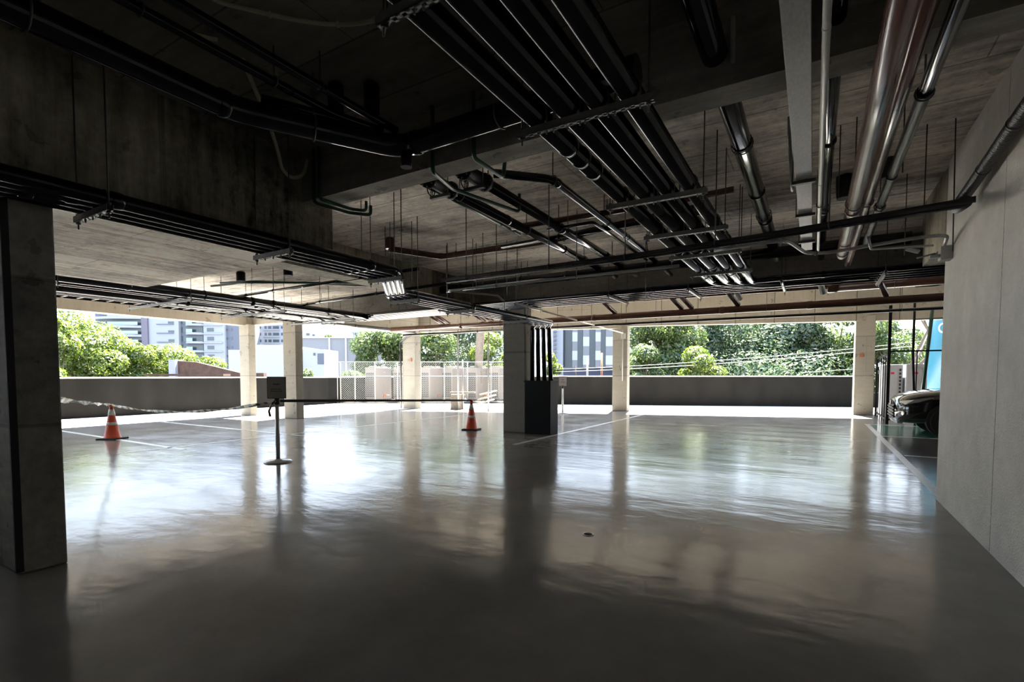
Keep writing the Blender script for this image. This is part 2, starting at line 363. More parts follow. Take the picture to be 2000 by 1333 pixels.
# floor paint
M_bounce = mat('pale_bounce_layer', (0.60, 0.58, 0.54), 0.85, noise=0.08, nscale=2, spec=0.15)  # pale layer laid over the epoxy, added to bounce more sunlight onto the soffit
def paint(name, pts, m, z, label, cat, group=None):
    bm = BM(); aprism(bm, pts, 0.0005, z); o = fin(name, bm, m); tag(o, label, cat, group, 'structure'); return o
def strip(A, B, w):
    d = (Vector(B)-Vector(A)).normalized(); n = Vector((-d.y, d.x))*w/2; A = Vector(A); B = Vector(B); return [A-n, B-n, B+n, A+n]
paint('floor_bounce_layer', [(-20.0, -8), (-16.6, -8), (-16.6, 10.3), (-14.2, 10.3), (-14.2, 15.9), (-16.5, 18.7), (-20.0, 16.6)], M_bounce, 0.0015, 'pale layer added to bounce sunlight, between left opening and parapet', 'floor')
paint('floor_bounce_layer', [(-14.2, 15.95), (-6.3, 18.8), (1.4, 21.2), (1.45, 26.0), (-9.9, 21.45), (-12.9, 20.4), (-16.4, 18.7)], M_bounce, 0.0015, 'pale layer added to bounce sunlight, between far opening and parapet', 'floor')
paint('floor_dark_bay', [(1.3, 7.1), (9.2, 7.1), (9.2, 13.8), (1.3, 13.8)], M_asph, 0.002, 'dark coated floor of the parking bays beside the car', 'floor')
paint('floor_green_bay', [(1.38, 13.85), (9.2, 13.85), (9.2, 16.9), (1.38, 16.9)], M_green, 0.002, 'green painted floor panel under the black car', 'floor')
paint('parking_line', strip((1.25, 7.1), (1.32, 17.1), .1), M_line, 0.004, 'white line along the dark bays near the right wall', 'floor line')
paint('parking_line', strip((1.3, 16.95), (5, 16.95), .1), M_line, 0.004, 'white line closing the green bay near the fence', 'floor line')
paint('parking_line', strip((1.3, 13.8), (5, 13.8), .1), M_line, 0.004, 'white line between green floor and dark floor', 'floor line')
paint('parking_line', strip((1.35, 10.6), (4, 10.6), .08), M_line, 0.004, 'white line across the dark bays nearest the wall end', 'floor line')
paint('parking_line', strip((-4.98, 8.4), (-5.03, 17.3), .1), M_line, 0.003, 'pale line running from the middle column to the far opening', 'floor line')
paint('parking_line', strip((-16.3, 4.82), (-9.8, 4.72), .1), M_line, 0.003, 'pale line passing under the left traffic cone', 'floor line')
paint('parking_line', strip((-16.3, 7.3), (-9.8, 7.2), .1), M_line, 0.003, 'pale line beyond the left traffic cone', 'floor line')
paint('parking_line', strip((-10.3, 4.0), (-10.3, 14.5), .08), M_line, 0.003, 'pale line left of the post carrying the sign', 'floor line')

# columns
def column(x0, x1, y0, y1, z1, m, label, extra=None):
    bm = BM(); abox(bm, x0, x1, y0, y1, 0, z1)
    o = fin('concrete_column', bm, m, bevel=0.012); tag(o, label, 'column'); return o
c1 = column(-5.2, -4.55, 1.14, 1.40, 2.70, C_coldark, 'dark stained concrete column nearest the camera at the left edge')
bm = BM(); abox(bm, -4.556, -4.538, 1.125, 1.165, 0.02, 2.6); fin('edge_strip', bm, M_rub, c1)['label'] = 'black strip down the column edge'
column(-16.82, -16.27, 9.96, 10.2, 3.08, C_col, 'slim pale column at the corner of the left opening')
column(-14.4, -13.78, 9.94, 10.2, 3.08, C_col, 'pale column behind the post with the sign')
c3 = column(-14.6, -13.93, 15.55, 15.9, 3.2, C_col, 'pale column in front of the condenser yard')
c4 = column(-6.36, -5.76, 10.2, 10.5, 3.08, concrete('column_concrete_mid', 0.22, 'K', 1.9, .2, .35, (1, .94, .82)), 'middle concrete column beside the black pipe box')
c5 = column(-6.62, -6.04, 18.55, 18.86, 3.3, C_col, 'pale column between the middle column and the far right opening')
c6 = column(1.22, 1.78, 20.9, 21.7, 3.4, C_col, 'pale column beside the black fence and car')
for c, x, y, z in ((c6, 1.40, 20.89, 2.05), (c3, -14.15, 15.54, 2.0)):
    bm = BM(); abox(bm, x-.06, x+.06, y-.015, y+.01, z-.06, z+.06); fin('cover_plate', bm, M_dirt, c)
# conduit and box on column 5
bm = BM(); atube(bm, [(-6.2, 18.5, 3.1), (-6.2, 18.5, 1.15)], .02, 8); fin('conduit', bm, M_grey, c5)
bm = BM(); abox(bm, -6.26, -6.1, 18.44, 18.55, 2.75, 2.95); fin('junction_box', bm, M_grey, c5)
bm = BM(); atube(bm, fillet([(-14.66, 15.5, 0.0), (-14.66, 15.5, 2.75), (-14.3, 15.5, 2.95), (-13.8, 15.5, 3.05)], .1), .035, 10); fin('drain_pipe', bm, M_blk, c3)

# black box with four pipes by the middle column
bx = root('pipe_guard_box', (-5.42, 10.37, 0))
bm = BM(); abox(bm, -.335, .335, -.2, .2, 0, 1.22); fin('casing', bm, M_blk2, bx, bevel=.01)
bm = BM(); abox(bm, -.345, .345, -.21, .21, 1.20, 1.235); fin('lid_rim', bm, M_blk2, bx)
tag(bx, 'black steel guard box around pipe feet beside the middle column', 'box')

# ------------------------------------------------------------------ PIPES
def pipe(label, pts, r, m, rad=0.12, coup=(), hang=(), clevis=True, cat='pipe', group=None, name='ceiling_pipe', coupr=1.09, coupw=.07, seg=16, ztop=Z1):
    P = fillet(pts, rad); bm = BM(); atube(bm, P, r, seg)
    o = fin(name, bm, m); tag(o, label, cat, group)
    L = [0]
    for a, b in zip(P, P[1:]): L.append(L[-1]+(b-a).length)
    def at(s):
        s = min(max(s, 0), L[-1]-1e-4)
        for i in range(len(P)-1):
            if L[i+1] >= s:
                t = (s-L[i])/max(1e-6, L[i+1]-L[i]); return P[i].lerp(P[i+1], t), (P[i+1]-P[i]).normalized()
        return P[-1], (P[-1]-P[-2]).normalized()
    for s in coup:
        p, d = at(s); bm = BM(); atube(bm, [p-d*coupw/2, p-d*coupw*.45, p+d*coupw*.45, p+d*coupw/2], r, seg, radii=[r*1.02, r*coupr, r*coupr, r*1.02])
        fin('coupling', bm, m, o)
    for s in hang:
        p, d = at(s); n = Vector((-d.y, d.x, 0)).normalized()
        bm = BM(); rr = r+.008
        ring = [p+n*math.cos(a)*rr+Vector((0, 0, 1))*math.sin(a)*rr for a in [i*2*PI/14 for i in range(15)]]
        atube(bm, ring, .006, 5, caps=False); atube(bm, [p+Vector((0, 0, rr)), Vector((p.x, p.y, ztop))], .006, 6)
        fin('hanger', bm, M_rod, o)
    return o
def gY(x, y0, y1, z): return [(x, y0, z), (x, y1, z)]

# G1: four big black pipes ending above the cross bundle
g1 = 'large black pipes running forward from overhead'
XS = [(-1.475, .068), (-1.27, .078), (-1.085, .064), (-.905, .064)]
LAB = ['leftmost large black overhead pipe, with ribbed couplings', 'second large black overhead pipe from the left, the thickest',
       'third large black overhead pipe from the left', 'rightmost of the four large black overhead pipes']
for i, (x, r) in enumerate(XS):
    coup = {0: (5.2, 5.42, 5.66, 8.5, 10.3), 1: (8.2, 8.55, 9.6), 2: (8.4, 10.2), 3: (8.3, 10.1)}[i]
    pipe(LAB[i], [(x, -2, 2.845+r), (x, 8.9+.09*i, 2.845+r), (x+.5, 9.35+.0*i, 2.88), (x+1.6, 9.4+.02*i, 2.88)], r, M_blk, .16, coup, group=g1)

def hanger(label, x0, x1, y, z, rods, ubolts=(), ztops=None, m=M_galv, holes=True, w=.04, group=None, along='X', rodm=None):
    """trapeze: a perforated strut channel hung on two rods"""
    rt = root('trapeze_hanger', ((x0+x1)/2, y, z)); L = abs(x1-x0)/2; bm = BM()
    # C channel opened upward with punched flange shown as small gaps
    h = .041
    if along == 'X':
        abox(bm, -L, L, -w/2, -w/2+.003, -h, 0); abox(bm, -L, L, w/2-.003, w/2, -h, 0); 
        n = int(2*L/.05)
        for k in range(n):
            xa = -L+k*2*L/n; abox(bm, xa, xa+2*L/n*.55, -w/2, w/2, -h, -h+.003)
        abox(bm, -L, L, -w/2, -w/2+.012, -h, -h+.003); abox(bm, -L, L, w/2-.012, w/2, -h, -h+.003)
    else:
        abox(bm, -w/2, -w/2+.003, -L, L, -h, 0); abox(bm, w/2-.003, w/2, -L, L, -h, 0)
        abox(bm, -w/2, w/2, -L, L, -h, -h+.003)
    fin('channel_bar', bm, m, rt)
    c = (x0+x1)/2
    for k, xr in enumerate(rods):
        zt = (ztops[k] if ztops else Z1)-z; bm = BM()
        p = (xr-c, 0) if along == 'X' else (0, xr-c)
        atube(bm, [(p[0], p[1], -.09), (p[0], p[1], zt)], .0055, 6)
        alathe(bm, [(.014, -h-.014), (.014, -h-.002)], (p[0], p[1], 0), 6); alathe(bm, [(.014, .002), (.014, .014)], (p[0], p[1], 0), 6)
        fin('rod', bm, rodm or M_rod, rt)
    for (xu, r) in ubolts:
        bm = BM(); cx = xu-c
        arc = [(cx+(r+.006)*math.cos(a), 0, r+(r+.006)*math.sin(a)) for a in [i*PI/8 for i in range(9)]]
        pts = [(cx+r+.006, 0, -h-.02)]+arc+[(cx-r-.006, 0, -h-.02)]
        if along == 'Y': pts = [(0, p[0], p[2]) for p in pts]
        atube(bm, pts, .005, 6); fin('u_bolt', bm, M_rod, rt)
    tag(rt, label, 'pipe hanger', group); return rt
ords = ['nearest the camera at the top edge', 'just in front of the crossing concrete beam', 'first beyond the crossing concrete beam', 'second beyond the crossing concrete beam', 'just beyond the long black cable run', 'at the far end of the large pipes']
for k, (y) in enumerate((1.58, 2.74, 4.30, 5.45, 6.55, 7.80)):
    zt = 3.6
    hanger('strut hanger under four large black pipes, '+ords[k], -1.60, -.76, y, 2.845, (-1.57, -.79), XS, None, group='hangers under the four large black pipes')

# G7: left bundle of four black pipes with a jog
g7 = 'black pipes running low along the left deep beam'
ux = [-4.47, -4.35, -4.23, -4.11]
lx = [-5.31, -5.18, -5.05, -4.92]
l7 = ['outermost black pipe hung under the left deep beam', 'second black pipe from the left under the left deep beam', 'third black pipe from the left under the left deep beam', 'innermost black pipe hung under the left deep beam']
for i in range(4):
    dy = .0
    pipe(l7[i], [(ux[i], -2, 2.535), (ux[i], 4.45-.05*i, 2.535), (lx[i], 5.40-.05*i, 2.50), (lx[i], 9.9, 2.50), (lx[i]-.33-.01*i+.02*i, 10.34, 2.47), (lx[i]-.33+.03*i, 10.34, 1.2)], .052, M_blk, .09,
         (3.0+i*.2, 5.9, 6.5, 7.45, 9.2), group=g7, coupr=1.12, coupw=.07)
for k, (y, xa, xb, zz, lab) in enumerate(((1.53, -4.56, -4.02, 2.478, 'nearest the camera, beside the left column'), (2.88, -4.57, -4.02, 2.478, 'at the end of the left deep beam'),
        (4.30, -4.56, -4.02, 2.478, 'where the pipes jog outwards'), (5.50, -5.42, -4.84, 2.443, 'just past the jog'), (6.85, -5.42, -4.84, 2.443, 'second past the jog'), (8.7, -5.42, -4.84, 2.443, 'nearest the middle column'))):
    xs = ux if k < 3 else lx
    hanger('strut hanger of the left black pipes, '+lab, xa, xb, y, zz, (xa+.03, xb-.02), [(x, .052) for x in xs], (2.7 if y < 3.7 and xa+.03 < -4.55 else 3.6, 3.6), group='hangers of the left bundle', m=M_galv)

# far crosswise bundle under the middle beam
gc = 'thin black pipes crossing below the dark far beam'
lc = ['nearest', 'second nearest', 'middle', 'second farthest', 'farthest']
for i in range(5):
    y = 9.12+.2*i
    pipe('black pipe crossing the whole hall below the dark beam, %s of five' % lc[i], [(-9.5-.3*i, y, 2.9), (6.0, y, 2.9)], .048, M_blk, 0, (3+.4*i, 7+.2*i, 9.6-.2*i, 12.2+.1*i), group=gc, coupw=.06)
for x, lab in ((-7.3, 'leftmost'), (-5.3, 'left of the middle column'), (-3.3, 'right of the middle column'), (-1.87, 'under the ends of the large pipes'), (-.46, 'left of the steel duct'), (.86, 'nearest the right wall')):
    hanger('strut hanger under the crossing black pipes, '+lab, 8.95, 10.15, 0, 2.85, (9.0, 10.1), (), group='hangers of the crossing bundle', along='Y').location = (x, 9.55, 2.85)
# bigger dark pipe above the crossing bundle
pipe('thick black pipe crossing high in front of the dark beam', [(-8.5, 8.7, 3.22), (1.1, 8.7, 3.22)], .085, M_blk, 0, (2, 4.5, 7), (1, 3.5, 6, 8.5), cat='pipe')

# G2: middle trio
pipe('black pipe with valve at its near end, left of the pair', [(-3.36, 3.6, 3.32), (-3.38, 9.6, 3.30)], .055, M_blk, 0, (1.9, 3.6), (.9, 2.4, 4.4))
pipe('black pipe with valve at its near end, right of the pair', [(-2.92, 3.6, 3.32), (-2.96, 9.6, 3.30)], .058, M_blk, 0, (2.6, 4.3), (.8, 2.5, 4.6))
pipe('bent black pipe right of the two valve pipes', [(-2.72, 4.2, 3.32), (-2.30, 4.62, 3.32), (-2.33, 7.7, 3.32), (-2.36, 9.8, 3.26)], .042, M_blk, .12, (.7, 2.9, 3.05), (.62, 2.2, 4.0), coupw=.06)
pipe('thin black pipe beside the bent black pipe', [(-3.1, 6.1, 3.3), (-2.45, 6.1, 3.3), (-2.45, 8.5, 3.3)], .022, M_blk, .06)
for x, lab in ((-3.33, 'left'), (-2.90, 'right')):
    rt = root('pipe_valve', (x, 4.12, 3.3)); bm = BM()
    atube(bm, [(0, -.2, 0), (0, -.16, 0), (0, -.14, 0), (0, .14, 0), (0, .16, 0), (0, .2, 0)], .06, 14, radii=[.09, .09, .065, .075, .09, .09]); fin('valve_body', bm, M_blk2, rt)
    for yy in (-.18, .18):
        bm = BM()
        for a in range(8): atube(bm, [(.08*math.cos(a*PI/4), yy-.03, .08*math.sin(a*PI/4)), (.08*math.cos(a*PI/4), yy+.03, .08*math.sin(a*PI/4))], .008, 6)
        fin('flange_bolts', bm, M_galv, rt)
    bm = BM(); ring = [(-.12, .06*math.cos(a), -.03+.06*math.sin(a)) for a in [i*2*PI/16 for i in range(17)]]; atube(bm, ring, .006, 6, caps=False); atube(bm, [(-.12, 0, -.03), (-.05, 0, 0)], .008, 6)
    for a in range(4): atube(bm, [(-.12, 0, -.03), (-.12, .06*math.cos(a*PI/2), -.03+.06*math.sin(a*PI/2))], .004, 5)
    fin('handwheel', bm, M_blk2, rt)
    bm = BM(); abox(bm, -.12, .12, -.02, .02, -.13, -.1); atube(bm, [(-.1, 0, -.1), (-.1, 0, .3)], .005, 6); atube(bm, [(.1, 0, -.1), (.1, 0, .3)], .005, 6); fin('bracket', bm, M_rod, rt)
    tag(rt, 'black flanged valve with small handwheel, %s of the two under the slab' % lab, 'valve')
# brown / dark pipe G4
pipe('dark brown pipe bending along the slab left of the valve pipes', [(-6.0, 6.1, 3.42), (-5.55, 6.9, 3.40), (-3.64, 7.0, 3.42), (-1.3, 6.6, 3.42)], .05, M_brn, .1, (.9,), (1.2, 3.2))
bm = BM(); alathe(bm, [(.075, -.0), (.075, .17), (.06, .18)], (-6.0, 6.12, 3.42), 14); o = fin('floor_outlet', bm, M_brn); tag(o, 'brown pipe socket on the slab at the bent pipe end', 'pipe fitting')
pipe('second brown pipe crossing behind the valve pipes', [(-3.6, 6.0, 3.38), (-1.6, 6.1, 3.38), (-.8, 6.1, 3.4)], .035, M_brn, .08)
pipe('black pipe crossing just beyond the brown pipes', [(-4.2, 6.7, 3.35), (-1.2, 6.55, 3.35)], .032, M_blk, .08, (), (1, 2.4))
# green pipes
pipe('dark green pipe looping under the beam near the deep left beam', [(-4.28, 3.33, 3.58), (-4.28, 3.33, 3.06), (-4.24, 3.72, 3.06), (-4.10, 3.90, 3.06), (-4.10, 3.90, 3.16)], .018, M_grn, .04)
pipe('second dark green pipe beside the loop under the beam', [(-4.20, 3.33, 3.58), (-4.20, 3.33, 3.08), (-4.17, 3.70, 3.08), (-4.08, 3.82, 3.08), (-4.08, 3.82, 3.18)], .016, M_grn, .04)
pipe('long dark green pipe dropping over the beam and running forward', [(-2.77, 3.33, 3.58), (-2.77, 3.33, 3.05), (-3.0, 3.9, 3.13), (-2.93, 4.9, 3.2), (-2.9, 5.0, 3.2), (-2.9, 5.0, 3.4)], .018, M_grn, .05)
pipe('short dark green pipe dropping over the beam near the large pipes', [(-2.35, 3.33, 3.58), (-2.35, 3.33, 3.07), (-2.4, 3.85, 3.1), (-2.4, 3.9, 3.35)], .018, M_grn, .05)
pipe('dark green pipe along the slab left of the valve pipes', [(-3.76, 3.75, 3.48), (-3.82, 6.6, 3.46)], .022, M_grn, 0, (1.1, 2.3), (), coupw=.06)
# G5: right group
pipe('thick black pipe passing through the beam left of the steel duct', gY(-.57, -1, 9.6, 3.33), .078, M_blk, 0, (5.75, 7.1, 8.2, 9.4), (5.8, 8.0), coupw=.035, coupr=1.08)
pipe('black pipe emerging from the beam right of the white pipe', gY(.065, -1, 10.0, 3.33), .048, M_blk, 0, (6.1, 8.2), (6.1, 8.0))
bm = BM(); abox(bm, -.165, -.045, -2, 7.55, 2.955, 3.0)
dct = fin('steel_duct', bm, M_duct, bevel=.004); tag(dct, 'flat galvanised steel duct hung beside the white pipe', 'duct')
for y in (0.9, 2.2, 3.5):
    pass
for y in (4.85, 5.85, 7.0):
    bm = BM(); abox(bm, -.19, -.02, y-.018, y+.018, 2.925, 2.952); fin('support_bracket', bm, M_rod, dct)
for y in (4.85, 5.85, 7.0):
    bm = BM(); atube(bm, [(-.185, y, 2.93), (-.185, y, 3.6)], .0055, 6); fin('rod', bm, M_rod, dct)
pipe('white painted pipe beside the flat steel duct', gY(.015, -2, 7.7, 2.95), .018, M_white, 0, (4.8, 7.0), (7.6,), coupw=.02)
pipe('large glossy oxide red pipe nearest the right wall', gY(.275, -2, 7.6, 2.86), .058, M_red, 0, (7.6, 8.9, 9.1, 9.45), (7.4,), coupw=.03, coupr=1.1)
pipe('dull red pipe just behind the large oxide red pipe', gY(.40, -2, 9.0, 3.0), .045, M_red, 0, (8.3,), (7.9,))
pipe('black pipe closest to the right wall', gY(.505, -2, 7.5, 2.95), .036, M_blk, 0, (5.7, 7.1, 7.9), (5.72, 7.95), coupw=.02, coupr=1.1)
pipe('short bright conduit dropping beside the steel duct', [(-.215, 4.75, 3.45), (-.215, 4.78, 3.3), (-.205, 5.28, 3.06), (-.205, 5.4, 3.06)], .014, M_galv, .05, cat='conduit')
# foam patch and dark sleeve where the thick pipe meets the beam
bm = BM(); abox(bm, -.475, -.452, 3.34, 3.392, 3.24, 3.5); o = fin('foam_patch', bm, M_cap, bevel=.008); tag(o, 'pale foam patch where the thick pipe enters the beam', 'foam seal')
bm = BM(); alathe(bm, [(.09, 0), (.09, .12), (.06, .13)], (.045, 2.9, 3.46), 18); o = fin('pipe_socket', bm, M_rub); tag(o, 'round black pipe socket on the slab right of the white pipe', 'pipe fitting')
bm = BM(); alathe(bm, [(.07, 0), (.08, .12), (.08, .2)], (.62, 6.6, 3.4), 18); o = fin('pipe_socket', bm, M_rub); tag(o, 'round black pipe socket on the slab near the right wall', 'pipe fitting')
bm = BM(); alathe(bm, [(.08, 0), (.09, .15), (.09, .25)], (.26, 6.9, 3.35), 18); o = fin('pipe_socket', bm, M_rub); tag(o, 'round black pipe socket above the oxide red pipe', 'pipe fitting')

# long cable run crossing
pipe('long black cable run crossing the hall to the right wall', [(-4.2, 5.24, 2.60), (-3.08, 5.17, 2.585), (-1.65, 5.12, 2.58), (-.37, 4.97, 2.575), (.35, 4.86, 2.58), (.95, 4.74, 2.58)], .022, M_rub, .05, (.8, 1.9, 3.0, 3.9, 4.6), (.4, 1.6, 2.5, 3.4, 4.3), cat='cable run', coupw=.03)
pipe('thin black cable strapped to the long crossing cable run', [(-4.15, 5.26, 2.565), (-1.65, 5.135, 2.548), (-.37, 4.99, 2.545), (.9, 4.77, 2.55)], .012, M_foil, .05, cat='cable')
# flexible foil on the wall
pipe('black foil-wrapped flexible duct climbing the right wall', [(1.10, 1.5, 3.10), (1.12, 3.0, 3.08), (1.10, 4.4, 3.02), (1.10, 5.2, 2.96), (1.08, 5.9, 2.88), (.98, 5.5, 2.72), (.92, 4.9, 2.61)], .046, M_foil, .3, (1.0, 1.7, 2.4, 3.1, 3.8), cat='flexible duct', coupr=1.08, coupw=.02)
bm = BM(); atube(bm, [(1.02, 5.87, 3.6), (1.04, 5.9, 2.45)], .0055, 6); o = fin('hanging_rod', bm, M_rod); tag(o, 'bare threaded rod hanging in front of the right wall', 'rod')
# grey conduits
pipe('grey conduit angling out then crossing under the long cable run', [(-4.55, 7.3, 2.62), (-4.6, 7.2, 2.70), (-5.01, 6.4, 2.70), (-1.61, 6.42, 2.70), (-1.45, 6.42, 2.70)], .018, M_grey, .05, (1.0,), (1.9, 3.2), cat='conduit')
pipe('grey conduit with an S bend reaching the wall box', [(-.95, 5.85, 2.70), (-.66, 5.80, 2.70), (-.26, 5.76, 2.70), (-.10, 6.5, 2.70), (.10, 6.6, 2.70), (.88, 6.33, 2.70), (1.08, 6.36, 2.70), (1.11, 6.7, 2.66)], .018, M_grey, .14, (), (1.5,), cat='conduit')
pipe('short grey conduit below the S-bend conduit near the wall', [(.42, 5.9, 2.66), (.47, 6.26, 2.62), (.98, 6.40, 2.62)], .012, M_grey, .03, cat='conduit')
rt = root('emergency_light', (1.10, 6.72, 2.6)); bm = BM(); abox(bm, -.02, .08, -.07, .07, -.08, .06); fin('housing', bm, M_cap, rt, bevel=.01)
bm = BM(); abox(bm, -.1, -.02, -.05, .03, -.05, -.02); fin('bracket', bm, M_grey, rt)
bm = BM(); abox(bm, -.30, -.18, -.04, .06, -.06, -.02); o = fin('lamp_head', bm, M_cap, rt, bevel=.01); o.rotation_euler = (.2, .4, 0)
bm = BM(); atube(bm, [(-.2, 0, -.03), (-.05, 0, 0)], .01, 6); fin('arm', bm, M_grey, rt)
tag(rt, 'small beige light box on the end corner of the right wall', 'wall light')

# upper left black pipes
pipe('thickest black pipe in the dark upper left, bending to cross the beam', [(-3.51, -2, 3.2), (-3.51, 2.08, 3.2), (-2.93, 3.12, 3.2), (-1.0, 3.12, 3.22)], .085, M_blk, .16, (4.0, 5.4, 7.2), (3.0, 4.6, 6.2))
pipe('slim black pipe high in the upper left, nearer the thick pipe', [(-3.24, -1, 3.36), (-3.22, 2.7, 3.36), (-3.0, 3.0, 3.3)], .03, M_blk, .1, (3.3,), (2.4, 3.2))
pipe('slim black pipe high in the upper left, farther from the thick pipe', [(-3.0, -1, 3.36), (-3.0, 2.8, 3.36), (-2.9, 3.05, 3.3)], .03, M_blk, .1, (3.4,), (2.3, 3.4))
pipe('short black pipe lying across the thick upper left pipe', [(-3.45, 2.25, 3.33), (-3.1, 2.95, 3.33)], .035, M_blk, 0)
for x, y, lab in ((-3.22, 2.72, 'on the nearer slim pipe'), (-2.98, 2.86, 'on the farther slim pipe')):
    bm = BM(); alathe(bm, [(.06, 0), (.06, .2), (.045, .22)], (x, y, 3.38), 12); o = fin('pipe_socket', bm, M_blk2); tag(o, 'black upright pipe socket '+lab, 'pipe fitting')
bm = BM(); atube(bm, [(-2.85, 3.1, 3.02), (-2.85, 3.1, 3.12)], .045, 14); o = fin('end_plug', bm, M_blk2); tag(o, 'black end plug hanging below the bend of the thick pipe', 'pipe fitting')
# cream flexible conduits on the slab
pipe('cream flexible conduit looping across the slab beside the large pipes', [at_z(400, -12, 3.56), at_z(430, 5, 3.56), at_z(500, 22, 3.56), at_z(570, 38, 3.56), at_z(640, 48, 3.56), at_z(700, 47, 3.55), at_z(745, 36, 3.5), at_z(800, 12, 3.45), at_z(850, -15, 3.4)], .013, M_cream, .1, (.35, .75, 1.05), cat='conduit', coupw=.015, coupr=1.5)
pipe('cream flexible conduit at the top left of the slab', [at_z(245, -8, 3.57), at_z(290, 28, 3.57), at_z(330, 50, 3.57), at_z(380, 68, 3.57), at_z(425, 78, 3.57)], .013, M_cream, .1, cat='conduit')
pipe('cream flexible conduit hanging in a loop against the deep left beam', [(-3.5, 2.15, 3.57), (-3.7, 2.35, 3.55), (-3.95, 2.62, 3.5), (-4.3, 2.95, 3.45), (-4.42, 3.08, 3.32), (-4.42, 3.18, 3.27), (-4.40, 3.3, 3.33), (-4.38, 3.34, 3.5)], .016, M_cream, .15, cat='conduit')

# far left bundles (lengthwise)
gl = 'long black pipes running forward in the left bay'
for i, (x, z, r, lab) in enumerate(((-10.45, 2.95, .09, 'nearest and thickest'), (-10.8, 2.92, .05, 'second nearest'), (-11.0, 2.92, .05, 'third nearest'), (-11.5, 2.92, .085, 'just left of the middle'), (-11.75, 2.9, .045, 'left of the middle'), (-11.95, 2.9, .045, 'farthest left but one'), (-12.12, 2.9, .045, 'farthest left'))):
    pipe('black pipe running forward in the left bay, %s' % lab, gY(x, -3, 10.0-.05*i, z), r, M_blk, 0, (7.2+.5*i, 9.5+.3*i), (8.5, 10.0, 11.5) if i in (0, 3) else (), group=gl)
for y in (3.2, 5.2, 7.2, 9.2):
    hanger('long strut hanger under the left bay pipes, %s' % {3.2: 'nearest the camera', 5.2: 'second', 7.2: 'third', 9.2: 'farthest'}[y], -12.95, -10.3, y, 2.84, (-12.9, -11.6, -10.35), group='hangers in the left bay')
# cable ladders
def ladder(x0, x1, y0, y1, z, label, group):
    rt = root('cable_ladder', ((x0+x1)/2, y0, z)); w = (x1-x0)/2; L = y1-y0
    for s in (-1, 1):
        bm = BM(); abox(bm, s*w-.012, s*w+.012, 0, L, -.03, .03); fin('side_rail', bm, M_blk2, rt)
    bm = BM(); n = int(L/.25)
    for k in range(n+1): abox(bm, -w, w, k*L/n-.012, k*L/n+.012, -.02, -.005)
    fin('rungs', bm, M_galv, rt)
    tag(rt, label, 'cable ladder', group); return rt
ladder(-12.9, -12.35, -2, 9.55, 2.93, 'cable ladder beside the left bay pipes', None)
pipe('green pipe crossing below the slab in the left bay', [(-11.3, 6.3, 3.4), (-10.4, 6.6, 3.4), (-8.2, 8.6, 3.38), (-7.6, 9.8, 3.38)], .022, M_grn, .05, (), (1.5, 3.0))
pipe('second green pipe crossing below the slab in the left bay', [(-11.3, 6.1, 3.3), (-10.2, 6.25, 3.3), (-7.8, 7.8, 3.3), (-7.55, 9.4, 3.3)], .022, M_grn, .05, (), (1.2, 2.6))
pipe('thin black pipe crossing the left bay under the slab', [(-12.6, 6.5, 3.1), (-5.6, 6.35, 3.1)], .028, M_blk, 0, (2, 4), (1.0, 3.0, 5.0))
pipe('thin black pipe crossing the left bay, farther one', [(-12.8, 8.0, 3.05), (-5.8, 7.4, 3.05)], .028, M_blk, 0, (2.5,), (1.0, 3.0, 5.0))
for x, y, i in ((-10.6, 6.35, 0), (-9.2, 6.5, 1), (-8.6, 7.3, 2)):
    bm = BM(); alathe(bm, [(.09, 0), (.09, .18), (.07, .2)], (x, y, 3.38), 14); o = fin('pipe_socket', bm, M_blk2)
    tag(o, 'black pipe socket on the left bay slab, %s' % ['nearest the rounded soffit', 'between the other two', 'nearest the shallow beam'][i], 'pipe fitting')
# crossing pipes left of the middle column under the beam
for i in range(4):
    pipe('thin black pipe crossing from the left bay to the middle column, %s' % ['nearest', 'second nearest', 'third nearest', 'farthest'][i], [(-13.2, 9.65+.27*i, 2.99), (-6.5, 9.70+.27*i, 2.99)], .045, M_blk, 0, (2, 4.5), (1.5, 4.0, 6.0), ztop=3.6 if i < 2 else 3.08, group='crossing pipes left of the middle column')
pipe('black drain pipe running to the column by the condenser yard', [(-12.2, 2, 2.95), (-13.1, 10, 3.0), (-13.75, 15.35, 3.12)], .05, M_blk, .2, (3, 7, 10), (9,), ztop=Z2)
# brown pipes beyond the dark beam
pipe('large brown pipe crossing beyond the dark beam', [(-13.0, 13.3, 3.0), (-8.0, 13.5, 3.0), (8.0, 13.9, 3.0)], .09, M_brn, .2, (3, 7.6, 11, 12.9, 16), (4.5, 8.4, 12.0, 15.5), ztop=Z2, coupw=.12)
for i, (x, lab) in enumerate(((-4.9, 'leftmost, beside the middle column'), (-3.1, 'left of a close pair'), (-2.85, 'right of a close pair'), (-1.75, 'below the far end of the large pipes'), (1.2, 'near the pale far column'), (-9.3, 'left of a pair beyond the middle column'), (-9.0, 'right of a pair beyond the middle column'), (-11.0, 'above the condenser yard, left'), (-10.75, 'above the condenser yard, right'))):
    pipe('short brown branch pipe, %s' % lab, [(x-.12, 12.95, 4.55), (x-.12, 12.95, 3.45), (x+.12, 13.6, 3.1)], .06, M_brn, .15, (), group='brown branch pipes', ztop=Z2)
pipe('thinner brown pipe crossing above the large brown one', [(-6.3, 13.0, 3.36), (.3, 13.75, 3.40)], .05, M_brn, 0, (2, 4), (.6, 3.4, 5.8), ztop=Z2)
pipe('thick dark pipe joining the thinner brown pipe near the right wall', [(.28, 13.8, 3.40), (8.0, 14.2, 3.46)], .13, M_brn, 0, (.05,), (1.2,), ztop=Z2, coupw=.2)
